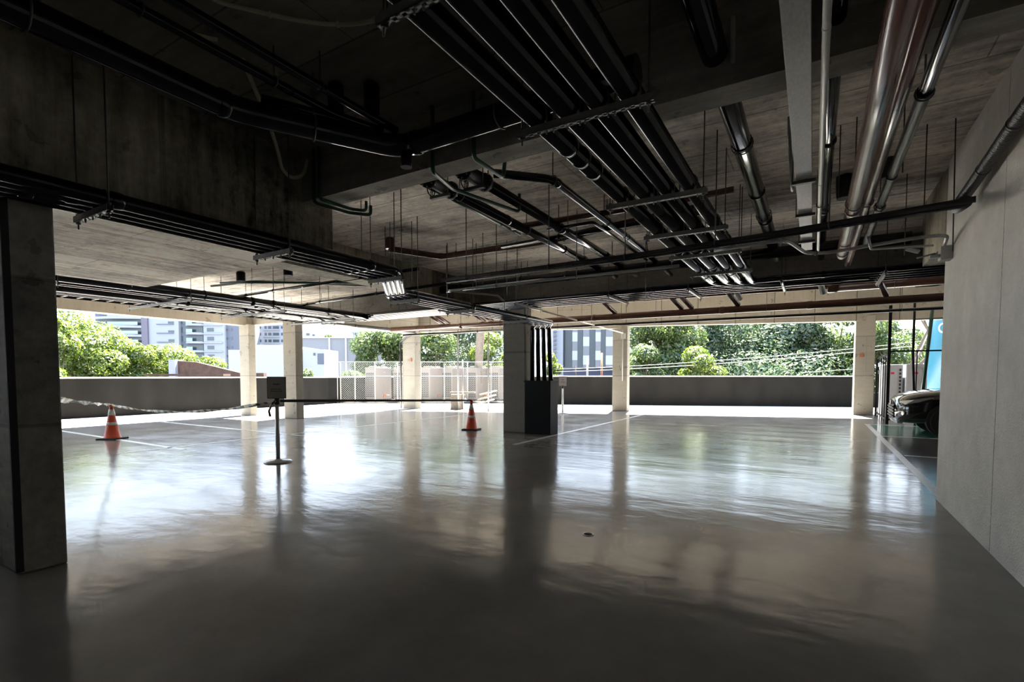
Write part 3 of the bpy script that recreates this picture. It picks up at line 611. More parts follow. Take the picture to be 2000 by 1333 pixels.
pipe('thin black conduit along the far edge beam', [(-13.0, 13.9, 2.84), (-5.4, 15.2, 2.96), (8.0, 16.4, 3.02)], .04, M_blk, .1, (5, 9, 12), (3, 9, 15), cat='conduit', ztop=Z2)
pipe('pale conduit sloping down to the far column', [(-5.75, 10.9, 2.95), (-6.18, 18.42, 2.96)], .022, M_white, 0, (), (3,), ztop=Z2, cat='conduit')
pipe('green hose loop at the far right ceiling', [(1.9, 14.4, 3.7), (1.9, 14.4, 3.35), (2.3, 14.5, 3.35), (2.8, 14.5, 3.5)], .02, M_grn, .05)
pipe('grey sloping pipe above the large brown pipe', [(-1.9, 12.2, 4.0), (-1.55, 13.3, 3.2)], .06, M_grey, 0)
pipe('grey sloping pipe right of the other sloping pipe', [(-.1, 12.2, 4.0), (.15, 13.3, 3.2)], .06, M_grey, 0)
for i in range(4):
    pipe('thin green pipe sloping beyond the dark beam, %s' % ['first', 'second', 'third', 'fourth'][i]+' from the left', [(-3.2+.14*i, 11.0, 3.55), (-2.7+.14*i, 13.0, 3.35)], .016, M_grn, 0, group='thin green sloping pipes')
# loose rods in the ceiling
rodpts = [((705, 392), 4.64, 2.95), ((752, 443), 5.62, 2.93), ((769, 376), 4.65, 2.55), ((804, 432), 5.62, 2.76), ((872, 480), 6.7, 2.8), ((990, 470), 7.2, 2.7), ((1010, 470), 7.3, 2.8), ((943, 455), 0, 2.8), ((930, 475), 0, 2.75),
          ((1180, 380), 0, 3.3), ((1109, 392), 0, 3.3), ((1811, 243), 0, 2.7), ((1768, 190), 0, 3.0), ((1642, 245), 0, 2.95), ((1772, 340), 0, 2.7), ((1450, 365), 0, 2.9), ((1262, 470), 0, 2.7)]
for i, (q, _, zb) in enumerate(rodpts):
    p = at_z(q[0], q[1], 3.6); bm = BM(); atube(bm, [(p.x, p.y, zb), (p.x, p.y, 3.6)], .0055, 6)
    o = fin('hanging_rod', bm, M_rod); tag(o, 'thin threaded rod hanging from the ceiling slab', 'rod', 'bare hanging rods')

# ------------------------------------------------------------------ FLOOR THINGS
def cone(loc, rz, label):
    rt = root('traffic_cone', loc, rz)
    bm = BM(); abox(bm, -.2, .2, -.2, .2, 0, .03); fin('base', bm, M_rub, rt, bevel=.01)
    def rad(z): return .145*(1-z)+.032*z
    bm = BM(); alathe(bm, [(.16, .03), (.15, .045)]+[(rad(t), .045+t*.64) for t in (0, .3, .6, 1)], seg=28); fin('body', bm, M_orange, rt)
    for a, b in ((.40, .50), (.72, .92)):
        bm = BM(); alathe(bm, [(rad(a)+.0035, .045+a*.64), (rad(b)+.0035, .045+b*.64)], seg=28); fin('reflective_band', bm, M_refl, rt)
    bm = BM(); alathe(bm, [(.036, .685), (.045, .70), (.045, .735), (.03, .745)], seg=20); fin('top_ring', bm, M_orange, rt)
    tag(rt, label, 'traffic cone'); return rt
cone((-12.77, 4.75, 0), .5, 'orange traffic cone on the left, touched by the striped tape')
cone((-7.28, 10.18, 0), .3, 'orange traffic cone standing left of the middle column')

def stanchion(loc, rz, label, big=True, face=M_sign):
    rt = root('sign_post', loc, rz)
    bm = BM(); alathe(bm, [(.205, 0), (.205, .012), (.19, .025), (.06, .035), (.045, .05)], seg=36); fin('base', bm, M_chrome, rt)
    bm = BM(); alathe(bm, [(.031, .04), (.031, .93)], seg=18); fin('pole', bm, M_chrome, rt)
    bm = BM(); alathe(bm, [(.037, .90), (.037, .985), (.02, .99)], seg=18); fin('belt_head', bm, M_rub, rt)
    bm = BM(); abox(bm, -.135, .135, -.012, .004, .99, 1.33); fr = fin('sign_frame', bm, M_blk2 if big else M_galv, rt, bevel=.004)
    bm = BM(); abox(bm, -.125, .125, -.016, -.011, 1.0, 1.32); pn = fin('sign_panel', bm, face, rt)
    bm = BM()
    for (x0, x1, z0, z1) in ((-.05, .05, 1.205, 1.225), (-.075, .075, 1.13, 1.142), (-.085, .085, 1.10, 1.112)):
        n = 7
        for k in range(n):
            a = x0+(x1-x0)*k/n; abox(bm, a, a+(x1-x0)/n*.72, -.018, -.015, z0, z1)
    fin('lettering', bm, M_ink, pn)
    tag(rt, label, 'sign post'); return rt
stanchion((-7.12, 4.79, 0), R(49), 'chrome queue post with a dark sign in front of the pale column')
stanchion((-7.68, 16.35, 0), R(25), 'small far chrome post with a grey sign right of the middle column', False, M_signl)

def sag(A, B, d, n=14):
    A, B = Vector(A), Vector(B); return [A.lerp(B, i/n)-Vector((0, 0, 4*d*(i/n)*(1-i/n))) for i in range(n+1)]
pts = sag((-5.0, 1.43, 1.18), (-12.74, 4.72, .735), .015)+sag((-12.74, 4.72, .735), (-7.15, 4.79, .95), .16)[1:]
bm = BM()
# twisted flat tape
prev = None
for i, p in enumerate(pts):
    a = i*.9; t = (pts[min(i+1, len(pts)-1)]-pts[max(i-1, 0)]).normalized(); n = Vector((-t.y, t.x, 0)).normalized(); b = t.cross(n)
    wv = (n*math.cos(a)+b*math.sin(a))*.028; th = (b*math.cos(a)-n*math.sin(a))*.002
    cur = [bm.verts.new(p+wv+th), bm.verts.new(p-wv+th), bm.verts.new(p-wv-th), bm.verts.new(p+wv-th)]
    if prev:
        for k in range(4): bm.faces.new((prev[k], prev[(k+1) % 4], cur[(k+1) % 4], cur[k]))
    prev = cur
o = fin('barrier_tape', bm, M_tape); tag(o, 'yellow and black striped tape from left column to cone and sign post', 'barrier tape')
bm = BM(); atube(bm, [(-7.1, 4.75, .96), (-7.12, 4.70, .90), (-7.16, 4.68, .80), (-7.13, 4.68, .72)], .018, 8); o = fin('tape_knot', bm, M_tape); tag(o, 'loose striped tape end knotted on the near sign post', 'barrier tape')
bm = BM(); P = sag((-7.09, 4.82, .955), (-7.28, 10.18, .735), .0, 6)
for a, b in zip(P, P[1:]):
    v = [bm.verts.new(q) for q in (a+Vector((0, 0, .022)), b+Vector((0, 0, .022)), b-Vector((0, 0, .022)), a-Vector((0, 0, .022)))]
    v2 = [bm.verts.new(q.co+Vector((.003, 0, 0))) for q in v]
    bm.faces.new(v); bm.faces.new(v2[::-1])
    for k in range(4): bm.faces.new((v[k], v[(k+1) % 4], v2[(k+1) % 4], v2[k]))
o = fin('retractable_belt', bm, M_rub); tag(o, 'black belt from the near sign post to the far cone', 'belt')
rt = root('floor_drain', (-1.6, 3.92, 0)); bm = BM(); alathe(bm, [(.05, 0), (.05, .004), (.043, .005)], seg=24); fin('rim', bm, M_chrome, rt)
bm = BM(); alathe(bm, [(.036, .004), (.036, .0065), (.01, .007)], seg=20); fin('grate', bm, M_rub, rt); tag(rt, 'small round floor drain in the open foreground', 'floor drain')

# ------------------------------------------------------------------ FENCED YARD
FA, FB = Vector((-20.1, 16.8)), Vector((-13.06, 21.05))
fd = (FB-FA).normalized(); fn = Vector((-fd.y, fd.x)); FL = (FB-FA).length
posts = [0.0, 0.11, 0.235, 0.36, 0.50, 0.62, 0.78, 0.93]
def fence_xy(s): return FA+fd*FL*s
FT = 2.05
frt = root('chain_link_fence', (FA.x, FA.y, 0), math.atan2(fd.y, fd.x))
LT = FL*1.25
for s in (0.0, .018, .105, .225, .36, .50, .64, .78, .92, 1.0, 1.12, 1.25):
    bm = BM(); atube(bm, [(FL*s, 0, 0), (FL*s, 0, FT)], .028, 10); fin('fence_post', bm, M_fence, frt)
for z in (.08, 1.33, FT-.02):
    bm = BM(); atube(bm, [(0, 0, z), (LT, 0, z)], .018, 8); fin('rail', bm, M_fence, frt)
segs = [(0.018, .105), (.105, .225), (.225, .5), (.5, .78), (.78, 1.0), (1.0, 1.25)]
for a, b in segs:
    bm = BM(); x0, x1 = FL*a, FL*b; z0, z1 = .1, FT-.05; c = .085; H_ = z1-z0
    k = x0-H_
    while k < x1:
        for sgn in (1, -1):
            p0x, p1x = (k, k+H_); zz0, zz1 = (z0, z1) if sgn == 1 else (z1, z0)
            ta = max(0, (x0-p0x)/H_); tb = min(1, (x1-p0x)/H_)
            if tb-ta > .01:
                A = Vector((p0x+ta*H_, sgn*.002, zz0+(zz1-zz0)*ta)); B = Vector((p0x+tb*H_, sgn*.002, zz0+(zz1-zz0)*tb))
                atube(bm, [A, B], .0032, 3, caps=False)
        k += c*math.sqrt(2)*.9
    fin('wire_mesh', bm, M_fence, frt)
tag(frt, 'galvanised chain link fence around the condenser yard', 'fence')
bm = BM(); aprism(bm, [fence_xy(0)+fn*.05, fence_xy(1.25)+fn*.05, fence_xy(1.25)+fn*4.5, fence_xy(0)+fn*4.5], 0, .05); o = fin('gravel_bed', bm, M_gravel); tag(o, 'pale gravel ground inside the condenser yard', 'gravel', kind='structure')
# tall posts by the fence
for u, v, lab in ((895, 801, 'left'), (904, 800, 'middle'), (954, 804, 'right')):
    p = at_z(u, v); bm = BM(); atube(bm, [(p.x, p.y, 0), (p.x, p.y, 3.6 if lab != 'middle' else 2.0)], .03, 10); o = fin('steel_post', bm, M_galv); tag(o, 'tall galvanised post before the fence, %s of three' % lab, 'post')
p = at_z(880, 797); bm = BM(); q = at_z(928, 797)
bm = BM(); abeam(bm, (p.x, p.y), (q.x, q.y), .3, .62, .68); o = fin('plank', bm, M_timber); tag(o, 'pale plank resting across low supports before the fence', 'plank')
r0 = o
bm = BM(); q = at_z(892, 800); abox(bm, q.x-.2, q.x+.2, q.y-.15, q.y+.15, 0, .6); o = fin('wooden_crate', bm, M_timber, bevel=.01); tag(o, 'pale block supporting the plank beside the steel posts', 'block')
for i, (u0, u1, z) in enumerate(((936, 970, .55), (934, 968, .35), (930, 965, .15))):
    a, b = at_z(u0, 797), at_z(u1, 792); bm = BM(); atube(bm, [(a.x, a.y, z), (b.x, b.y, z+.12)], .035, 6); o = fin('timber_pole', bm, M_timber); tag(o, 'pale timber pole stacked right of the trunk, %s' % ['top', 'middle', 'bottom'][i], 'timber')

def ac_unit(u, back, label, logo=M_logog):
    r = pray(u, 760); d = FB-FA
    # intersection of the viewing direction with the fence line, then `back` metres behind it
    det = r.x*(-d.y)-(-d.x)*r.y; t = (FA.x*(-d.y)-(-d.x)*FA.y)/det
    P = Vector((r.x*t, r.y*t)); P = P*(1+back/P.length)
    rt = root('condenser_unit', (P.x, P.y, .05)); w, dp, h = .72, 1.15, 1.72   # shared vertical edge (+X,-Y) corner at the root
    bm = BM(); abox(bm, -w, 0, 0, dp, .1, h); abox(bm, -w-.01, .01, -.01, dp+.01, h-.06, h); fin('casing', bm, M_ac, rt, bevel=.012)
    bm = BM(); abox(bm, -w+.05, -.05, .05, dp-.05, 0, .1); fin('plinth', bm, M_acd, rt)
    bm = BM()
    nx, nz = 5, 13
    for i in range(nx):
        for j in range(nz):
            x = -w+.07+i*.115; z = .2+j*.098; abox(bm, x, x+.09, -.006, .002, z, z+.078)
    abox(bm, -w+.05, -.05, -.003, .003, .18, 1.5, 1); fin('intake_grille', bm, [M_acd, M_ac], rt)
    bm = BM(); abox(bm, -.001, .008, .06, .52, .15, h-.1); abox(bm, -.001, .008, .56, dp-.04, .15, h-.1); fin('front_panel', bm, M_ac, rt, bevel=.004)
    bm = BM(); abox(bm, .006, .012, .60, .66, h-.26, h-.20); abox(bm, .006, .012, .68, .72, h-.25, h-.21); fin('logo', bm, logo, rt)
    for yy in (.3, .85):
        bm = BM(); alathe(bm, [(.27, 0), (.27, .06), (.24, .07)], (-w/2, yy, h), 24); fin('fan_cowl', bm, M_ac, rt)
    bm = BM(); abox(bm, .008, .05, .55, .72, .18, .36); atube(bm, [(.04, .6, .3), (.1, .6, .3), (.1, .9, .28)], .02, 8); fin('service_valves', bm, M_dirt, rt)
    tag(rt, label, 'air conditioner', 'condenser units behind the chain link fence'); return rt
ac_unit(733, 1.0, 'condenser unit behind the fence, leftmost one left of the pale column')
ac_unit(789, .8, 'condenser unit partly hidden behind the left edge of the pale column')
ac_unit(840, .8, 'condenser unit just right of the pale column, with a red mark', M_logo)
ac_unit(884, 1.3, 'condenser unit left of the tall steel posts, red mark', M_logo)
ac_unit(932, .6, 'condenser unit partly behind the tree trunk')
ac_unit(976, .7, 'condenser unit nearest the middle column')
# yard trunk
tp = at_z(932, 786); 
def tree(x, y, z0, H, cr, seed, leaf, label, n=5000, ls=.3, trunk=.18, group=None, name='tree', bark=M_bark, low=.35, flat=.8, lean=(0, 0), nbl=16):
    rng = np.random.default_rng(seed); rt = root(name, (x, y, z0))
    # trunk and limbs
    bm = BM(); top = Vector((lean[0], lean[1], H*.55)); P = [Vector((0, 0, 0)), Vector((lean[0]*.3+.1, lean[1]*.3, H*.2)), Vector((lean[0]*.6, lean[1]*.6+.1, H*.38)), top]
    atube(bm, P, trunk, 9, radii=[trunk*1.25, trunk, trunk*.85, trunk*.55])
    blobs = []
    for i in range(nbl):
        a = rng.uniform(0, 2*PI); rr = cr*math.sqrt(rng.uniform(0, 1))*.75; zz = H*(low+(1-low)*.86*rng.uniform(.12, 1)*(1-.35*(rr/cr)**2))
        c = Vector((lean[0]+rr*math.cos(a), lean[1]+rr*math.sin(a), zz)); b = cr*rng.uniform(.28, .5); blobs.append((c, b))
        s = P[2].lerp(top, rng.uniform(0, 1)); m1 = s.lerp(c, .5)+Vector((0, 0, -.1*H*.3))
        atube(bm, [s, m1, c], trunk*.3, 6, radii=[trunk*.42, trunk*.26, trunk*.08])
    fin('trunk', bm, bark, rt)
    wts = np.array([b**2 for _, b in blobs]); wts /= wts.sum(); idx = rng.choice(len(blobs), n, p=wts)
    C = np.array([tuple(c) for c, _ in blobs])[idx]; B = np.array([b for _, b in blobs])[idx]
    d = rng.normal(size=(n, 3)); d /= np.linalg.norm(d, axis=1)[:, None]
    cc = C+d*(B*rng.uniform(.55, 1.05, n)**.6)[:, None]*np.array([1, 1, flat])
    nn = d+rng.normal(scale=.55, size=(n, 3)); nn[:, 2] += .35; nn /= np.linalg.norm(nn, axis=1)[:, None]
    t = np.cross(nn, rng.normal(size=(n, 3))); t /= np.linalg.norm(t, axis=1)[:, None]; bb = np.cross(nn, t)
    s = ls*rng.uniform(.55, 1.25, n)[:, None]; w = s*.42
    V = np.stack([cc-t*s*.5, cc+bb*w*.5-nn*s*.06, cc+t*s*.5, cc-bb*w*.5-nn*s*.06], 1).reshape(-1, 3)
    me = bpy.data.meshes.new('foliage'); me.vertices.add(4*n); me.vertices.foreach_set('co', V.ravel())
    me.loops.add(4*n); me.loops.foreach_set('vertex_index', np.arange(4*n)); me.polygons.add(n)
    me.polygons.foreach_set('loop_start', np.arange(0, 4*n, 4)); me.update(calc_edges=True); me.validate()
    link('foliage', me, leaf, rt); tag(rt, label, 'tree', group); return rt
def tree_px(u, vtop, depth, halfpx, *a, z0=-4, **k):
    p = at_depth(u, HOR, depth); H = (EYE+(HOR-vtop)/FPX*depth-z0)*1.08
    return tree(p.x, p.y, z0, H, halfpx/FPX*depth*1.12, *a, **k)
rt = root('yard_tree', (tp.x, tp.y, 0)); bm = BM()
atube(bm, fillet([(0, 0, 0), (.05, .05, 1.5), (.12, .1, 3.2), (.2, .2, 5.5)], .3), .2, 14, radii=None); fin('trunk', bm, M_barkp, rt)
bm = BM(); atube(bm, [(.18, .18, 5.0), (1.2, .8, 6.5), (2.4, 1.2, 7.4)], .1, 8); atube(bm, [(.18, .18, 5.2), (-.9, .8, 6.8), (-1.8, 1.6, 7.6)], .09, 8); fin('limb', bm, M_barkp, rt)
tag(rt, 'bare grey tree trunk rising through the condenser yard', 'tree')

# ------------------------------------------------------------------ CAR BAY: fence, car, tank
def bars_fence(name, A, B, n, h, label, top=True, mesh=False, r=.011):
    A, B = Vector(A), Vector(B); d = (B-A).normalized(); L = (B-A).length
    rt = root(name, (A.x, A.y, 0), math.atan2(d.y, d.x))
    for i in range(n+1):
        x = L*i/n; bm = BM(); e = .03 if i in (0, n) else r; abox(bm, x-e, x+e, -e, e, 0, h); fin('upright', bm, M_blk2, rt)
    for z in (.12, h-.02):
        bm = BM(); abox(bm, 0, L, -.02, .02, z-.02, z+.02); fin('rail', bm, M_blk2, rt)
    tag(rt, label, 'fence'); return rt
bars_fence('steel_railing', (1.85, 20.9), (1.80, 17.5), 5, 1.95, 'black steel railing running from the far column towards the car')
bars_fence('steel_railing', (1.80, 17.5), (7.5, 17.9), 9, 2.05, 'black steel railing crossing behind the black car')
bm = BM(); abox(bm, 1.77, 1.84, 17.42, 17.49, 0, 3.3); o = fin('steel_post', bm, M_blk2); tag(o, 'tall black steel post at the railing corner', 'post')
bm = BM(); atube(bm, [(2.35, 17.6, 3.4), (2.35, 17.6, 1.9), (2.45, 17.6, 0)], .03, 8); o = fin('steel_post', bm, M_blk2); tag(o, 'tall black pole behind the car bonnet, slightly bent', 'post')
bm = BM(); atube(bm, [(2.75, 17.7, 3.2), (2.55, 17.7, 0)], .045, 8); o = fin('steel_post', bm, M_grn); tag(o, 'leaning dark green pole behind the car bonnet', 'post')
bm = BM(); atube(bm, [(2.35, 17.65, 2.9), (5.5, 17.8, 2.95)], .02, 8); o = fin('steel_rail', bm, M_grn); tag(o, 'thin dark green rail high between the poles', 'rail')
# white condensers behind the railing
for i, (x, y) in enumerate(((2.26, 20.75), (2.86, 20.6))):
    rt = root('condenser_cabinet', (x, y, 0)); bm = BM(); abox(bm, -.27, .27, 0, .9, .0, 1.72); fin('casing', bm, M_whw, rt, bevel=.015)
    bm = BM(); [abox(bm, .17, .23, -.01, .005, .3+j*.12, .38+j*.12) for j in range(11)]; abox(bm, .15, .25, -.004, .003, .28, 1.6, 1); fin('intake_grille', bm, [M_acd, M_whw], rt)
    bm = BM(); abox(bm, -.24, .13, -.012, .005, .25, 1.6); fin('front_panel', bm, M_whw, rt, bevel=.004)
    bm = BM(); abox(bm, -.05, .04, -.016, -.01, 1.4, 1.47); fin('logo', bm, M_logo, rt)
    tag(rt, 'white condenser cabinet behind the railing, %s' % ['nearest the pale column', 'beside the blue tank'][i], 'air conditioner')
# blue tank
rt = root('water_tank', (4.93, 23.6, 0)); bm = BM()
alathe(bm, [(1.35, 0), (1.35, 3.75), (1.30, 3.85), (.98, 3.95), (.98, 4.35), (.9, 4.4)], seg=48); fin('tank_shell', bm, M_blue, rt)
for ch, th in (('C', 42), ('A', 25)):
    cu = bpy.data.curves.new('letter_curve', 'FONT'); cu.body = ch; cu.size = .5; cu.extrude = .01; cu.align_x = 'CENTER'
    tmp = bpy.data.objects.new('letter_curve', cu); COL.objects.link(tmp); bpy.context.view_layer.update()
    me = bpy.data.meshes.new_from_object(tmp.evaluated_get(bpy.context.evaluated_depsgraph_get())); bpy.data.objects.remove(tmp)
    me.materials.clear(); co = link('lettering', me, M_wlet, rt)
    ang = math.atan2(-23.6, -4.93)-R(th); co.location = (1.362*math.cos(ang), 1.362*math.sin(ang), 2.85); co.rotation_euler = (PI/2, 0, ang+PI/2)
tag(rt, 'tall blue water tank with white capital letters beyond the car', 'water tank')

# car (faces -X); local x = distance back from the nose, y from -0.9 (near) to 0.9
def car():
    rt = root('black_car', (1.62, 15.0, 0)); rt['group'] = None; del rt['group']
    st = [  # x, halfwidth, z bottom, z shoulder, z top(hood/roof), top halfwidth
        (0.00, .50, .34, .62, .74, .44), (.06, .66, .26, .70, .84, .56), (.20, .80, .24, .78, .93, .66), (.45, .87, .24, .84, .99, .72),
        (.9, .90, .30, .90, 1.05, .74), (1.35, .91, .30, .94, 1.10, .74), (1.75, .91, .28, .97, 1.30, .70), (2.25, .91, .28, .98, 1.56, .60), (3.1, .91, .28, .99, 1.60, .60), (3.8, .90, .30, 1.0, 1.52, .58), (4.15, .86, .36, 1.0, 1.2, .62), (4.3, .78, .42, .95, 1.0, .6)]
    bm = BM(); rings = []
    for x, hw, zb, zs, zt, tw in st:
        pr = [(-hw*.86, zb), (-hw*.98, zb+.1), (-hw, (zb+zs)/2), (-hw*.985, zs-.06), (-hw*.94, zs+.01), (-tw*1.02, zt-.05), (-tw*.86, zt-.008), (-tw*.4, zt+.012), (0, zt+.016)]
        pr = pr+[(-a, b) for a, b in pr[:-1][::-1]]
        rings.append([bm.verts.new((x, a, b)) for a, b in pr])
    for a, b in zip(rings, rings[1:]):
        for k in range(len(a)-1):
            f = bm.faces.new((a[k], a[k+1], b[k+1], b[k])); f.smooth = True
        bm.faces.new((a[-1], a[0], b[0], b[-1]))
    bm.faces.new(rings[0]); bm.faces.new(rings[-1][::-1])
    body = fin('body', bm, M_car, rt); sb = body.modifiers.new('s', 'SUBSURF'); sb.levels = 2; sb.render_levels = 2
    for sy in (-1, 1):
        for x in (.92, 3.45):
            bm = BM(); atube(bm, [(x, sy*.70, .36), (x, sy*.905, .36)], .385, 28); fin('wheel_arch', bm, M_rub, rt)
            rw = None
            bm = BM(); atube(bm, [(x, sy*.69, .335), (x, sy*.71, .335), (x, sy*.90, .335), (x, sy*.918, .335)], .335, 32, radii=[.30, .335, .335, .30]); tyre = fin('wheel', bm, M_rub, rt)
            bm = BM(); atube(bm, [(x, sy*.9, .335), (x, sy*.922, .335)], .2, 24, caps=True); fin('rim', bm, M_acd, tyre)
            bm = BM()
            for k in range(5):
                a = k*2*PI/5; c0 = Vector((x, sy*.926, .335)); e = c0+Vector((math.cos(a), 0, math.sin(a)))*.2; atube(bm, [c0, e], .022, 6)
            fin('spokes', bm, M_chrome, tyre)
    # headlights
    for sy in (-1, 1):
        bm = BM(); p = [(.10, .60, .70), (.20, .74, .70), (.34, .83, .74), (.62, .895, .84), (.60, .89, .87), (.34, .82, .81), (.18, .70, .79), (.10, .61, .77)]
        v = [bm.verts.new((a-.012, sy*(b+.022), c)) for a, b, c in p]; f = bm.faces.new(v)
        r_ = bmesh.ops.extrude_face_region(bm, geom=[f]); [setattr(q, 'co', q.co+Vector((.05, -sy*.03, 0))) for q in r_['geom'] if isinstance(q, bmesh.types.BMVert)]
        fin('headlight', bm, M_lens, rt)
        bm = BM(); atube(bm, [(.16, sy*.76, .50), (.13, sy*.775, .50)], .045, 16); fin('fog_lamp', bm, M_lens, rt)
    bm = BM()
    for k in range(4): abox(bm, -.02, .05, -.42, .42, .40+k*.07, .425+k*.07)
    abox(bm, .0, .04, -.46, .46, .38, .68); fin('grille', bm, M_blk2, rt)
    bm = BM(); alathe(bm, [(.06, 0), (.06, .015)], seg=18); o = fin('badge', bm, M_chrome, rt); o.location = (.0, 0, .70); o.rotation_euler = (0, -PI/2, 0)
    bm = BM(); abox(bm, .06, .16, -.6, .6, .25, .30); fin('front_lip', bm, M_sign, rt)
    for sy in (-1, 1):
        v0 = [(1.75, .80, 1.05), (2.25, .70, 1.44), (3.3, .70, 1.46), (3.75, .80, 1.1)]; bm = BM(); f = bm.faces.new([bm.verts.new((a, sy*(b+.06), c)) for a, b, c in v0])
        r_ = bmesh.ops.extrude_face_region(bm, geom=[f]); [setattr(q, 'co', q.co+Vector((0, -sy*.03, 0))) for q in r_['geom'] if isinstance(q, bmesh.types.BMVert)]
        fin('side_window', bm, M_glass, rt)
        bm = BM(); abox(bm, 1.85, 2.0, sy*.98-.08, sy*.98+.08, 1.02, 1.16); fin('door_mirror', bm, M_car, rt, bevel=.03)
    bm = BM(); f = bm.faces.new([bm.verts.new(q) for q in ((1.5, -.62, 1.19), (1.5, .62, 1.19), (2.12, .54, 1.545), (2.12, -.54, 1.545))])
    r_ = bmesh.ops.extrude_face_region(bm, geom=[f]); [setattr(q, 'co', q.co+Vector((-.01, 0, .03))) for q in r_['geom'] if isinstance(q, bmesh.types.BMVert)]
    fin('windscreen', bm, M_glass, rt)
    tag(rt, 'black car parked on green floor behind the right wall end', 'car'); return rt
car()

# ------------------------------------------------------------------ TREES
tree_px(165, 585, 26, 95, 11, L_lime, 'tall lime green tree right of the left column', n=26000, ls=.19)
tree_px(112, 610, 22, 50, 12, L_lime, 'lime green tree crown touching the left column edge', n=13000, ls=.17)
tree_px(262, 655, 27, 46, 13, L_lime, 'rounded lime green tree before the white apartments', n=15000, ls=.19)
tree_px(345, 676, 30, 65, 14, L_lime, 'low lime green tree above the left parapet', n=13000, ls=.19)
tree_px(415, 685, 32, 55, 15, L_lime, 'low flat yellow green tree behind the brick wall', n=13000, ls=.19)
tree_px(565, 708, 28, 26, 16, L_mid, 'small green bush behind the parapet between two pale columns', n=6000, ls=.17)
tree_px(618, 697, 28, 34, 17, L_mid, 'green bush right of the second pale column', n=7000, ls=.17)
tree_px(672, 706, 28, 34, 18, L_mid, 'green bush behind the chain link fence end', n=7000, ls=.17)
tree_px(752, 640, 34, 62, 19, L_mid, 'bushy green tree left of the yard column', n=18000, ls=.24, nbl=22)
tree_px(850, 625, 34, 60, 20, L_mid, 'green tree right of the yard column', n=18000, ls=.24, nbl=22)
tree_px(925, 600, 40, 75, 21, L_dark, 'dark green tree behind the bare trunk', n=20000, ls=.27, nbl=22)
tree_px(965, 655, 34, 45, 22, L_lime, 'yellow green tree beside the middle column', n=12000, ls=.22)
tree_px(1078, 688, 36, 28, 23, L_lime, 'yellow green bush between middle column and panelled building', n=2600, ls=.34)
tree_px(655, 648, 90, 24, 24, L_mid, 'distant tree top above the grey boundary wall', n=1800, ls=.9)
tree_px(1258, 640, 38, 40, 41, L_mid, 'lighter green tree touching the far column on its right', n=12000, ls=.26, nbl=18, low=.1)
tree_px(1290, 590, 42, 75, 25, L_mid, 'big green tree right of the far pale column', n=32000, ls=.34, nbl=28, low=.2)
tree_px(1400, 575, 46, 85, 26, L_dark, 'big dark green tree in the far right opening', n=34000, ls=.36, nbl=30, low=.2)
tree_px(1370, 668, 34, 45, 27, L_lime, 'lower yellow green tree in the far right opening', n=12000, ls=.22, low=.2)
tree_px(1520, 570, 46, 85, 28, L_dark, 'dense dark tree left of the pale column by the car', n=34000, ls=.36, nbl=30, low=.2)
tree_px(1630, 570, 44, 80, 29, L_mid, 'dense green tree just left of the pale column by the car', n=32000, ls=.342, nbl=30, low=.2)
tree_px(1735, 600, 40, 60, 30, L_mid, 'green tree behind the black railing', n=18000, ls=.26, low=.2)
tree_px(1840, 600, 44, 60, 31, L_lime, 'lighter green tree behind the blue tank', n=14000, ls=.26, low=.2)
tree_px(1450, 695, 40, 150, 32, L_dark, 'dark hedge line beyond the far parapet', n=20000, ls=.27, nbl=40, low=.3, name='hedge')
# bare branchy tree behind the railing
rt = root('bare_tree', tuple(at_depth(1762, HOR, 30))[:2]+(-4,)); bm = BM(); rng = random.Random(5)
def br(p, d, L, r, k):
    q = p+d*L; atube(bm, [p, p.lerp(q, .5)+Vector((rng.uniform(-.1, .1), rng.uniform(-.1, .1), 0))*L*.3, q], r, 6, radii=[r, r*.8, r*.55])
    if k > 0:
        for i in range(3):
            e = (d+Vector((rng.uniform(-.9, .9), rng.uniform(-.9, .9), rng.uniform(-.3, .5)))).normalized(); br(q, e, L*.66, r*.55, k-1)
br(Vector((0, 0, 0)), Vector((.03, 0, 1)).normalized(), 5.2, .2, 4); fin('trunk', bm, M_barkp, rt); tag(rt, 'bare pale branching tree behind the railing posts', 'tree')

# ------------------------------------------------------------------ BUILDINGS
def place(u, depth, z0=-4.0):
    p = at_depth(u, HOR, depth); return (p.x, p.y, z0)
class Fac:
    """building whose front faces the car park; coordinates are given in photo pixels of its front plane"""
    def __init__(s, name, u0, depth, label, cat='building'):
        s.k = depth/FPX; s.u0 = u0; s.rt = root(name, place(u0, depth), YAW); tag(s.rt, label, cat)
    def X(s, u): return (u-s.u0)*s.k
    def Z(s, v): return (HOR-v)*s.k+EYE+4.0
    def box(s, nm, u0, u1, v0, v1, d0, d1, m, par=None, bevel=0):
        bm = BM(); abox(bm, s.X(u0), s.X(u1), d0, d1, 0 if v1 >= 740 else s.Z(v1), s.Z(v0)); return fin(nm, bm, m, par or s.rt, bevel=bevel)
f = Fac('apartment_building', 285, 170, 'white apartment block with curved balconies seen beyond the left trees')
f.box('wall', 190, 285, 560, 760, 0, 14, M_aptg).name = 'left_wing'
f.box('pier', 284, 296, 560, 760, -1.2, 10, M_aptm)
f.box('wall', 296, 354, 560, 760, -.6, 14, M_aptw)
f.box('wall', 354, 440, 560, 760, .6, 14, M_aptg)
f.box('wall', 400, 441, 560, 760, 0, 14, M_aptw)
f.box('wall', 441, 469, 560, 760, 1.0, 14, M_aptg)
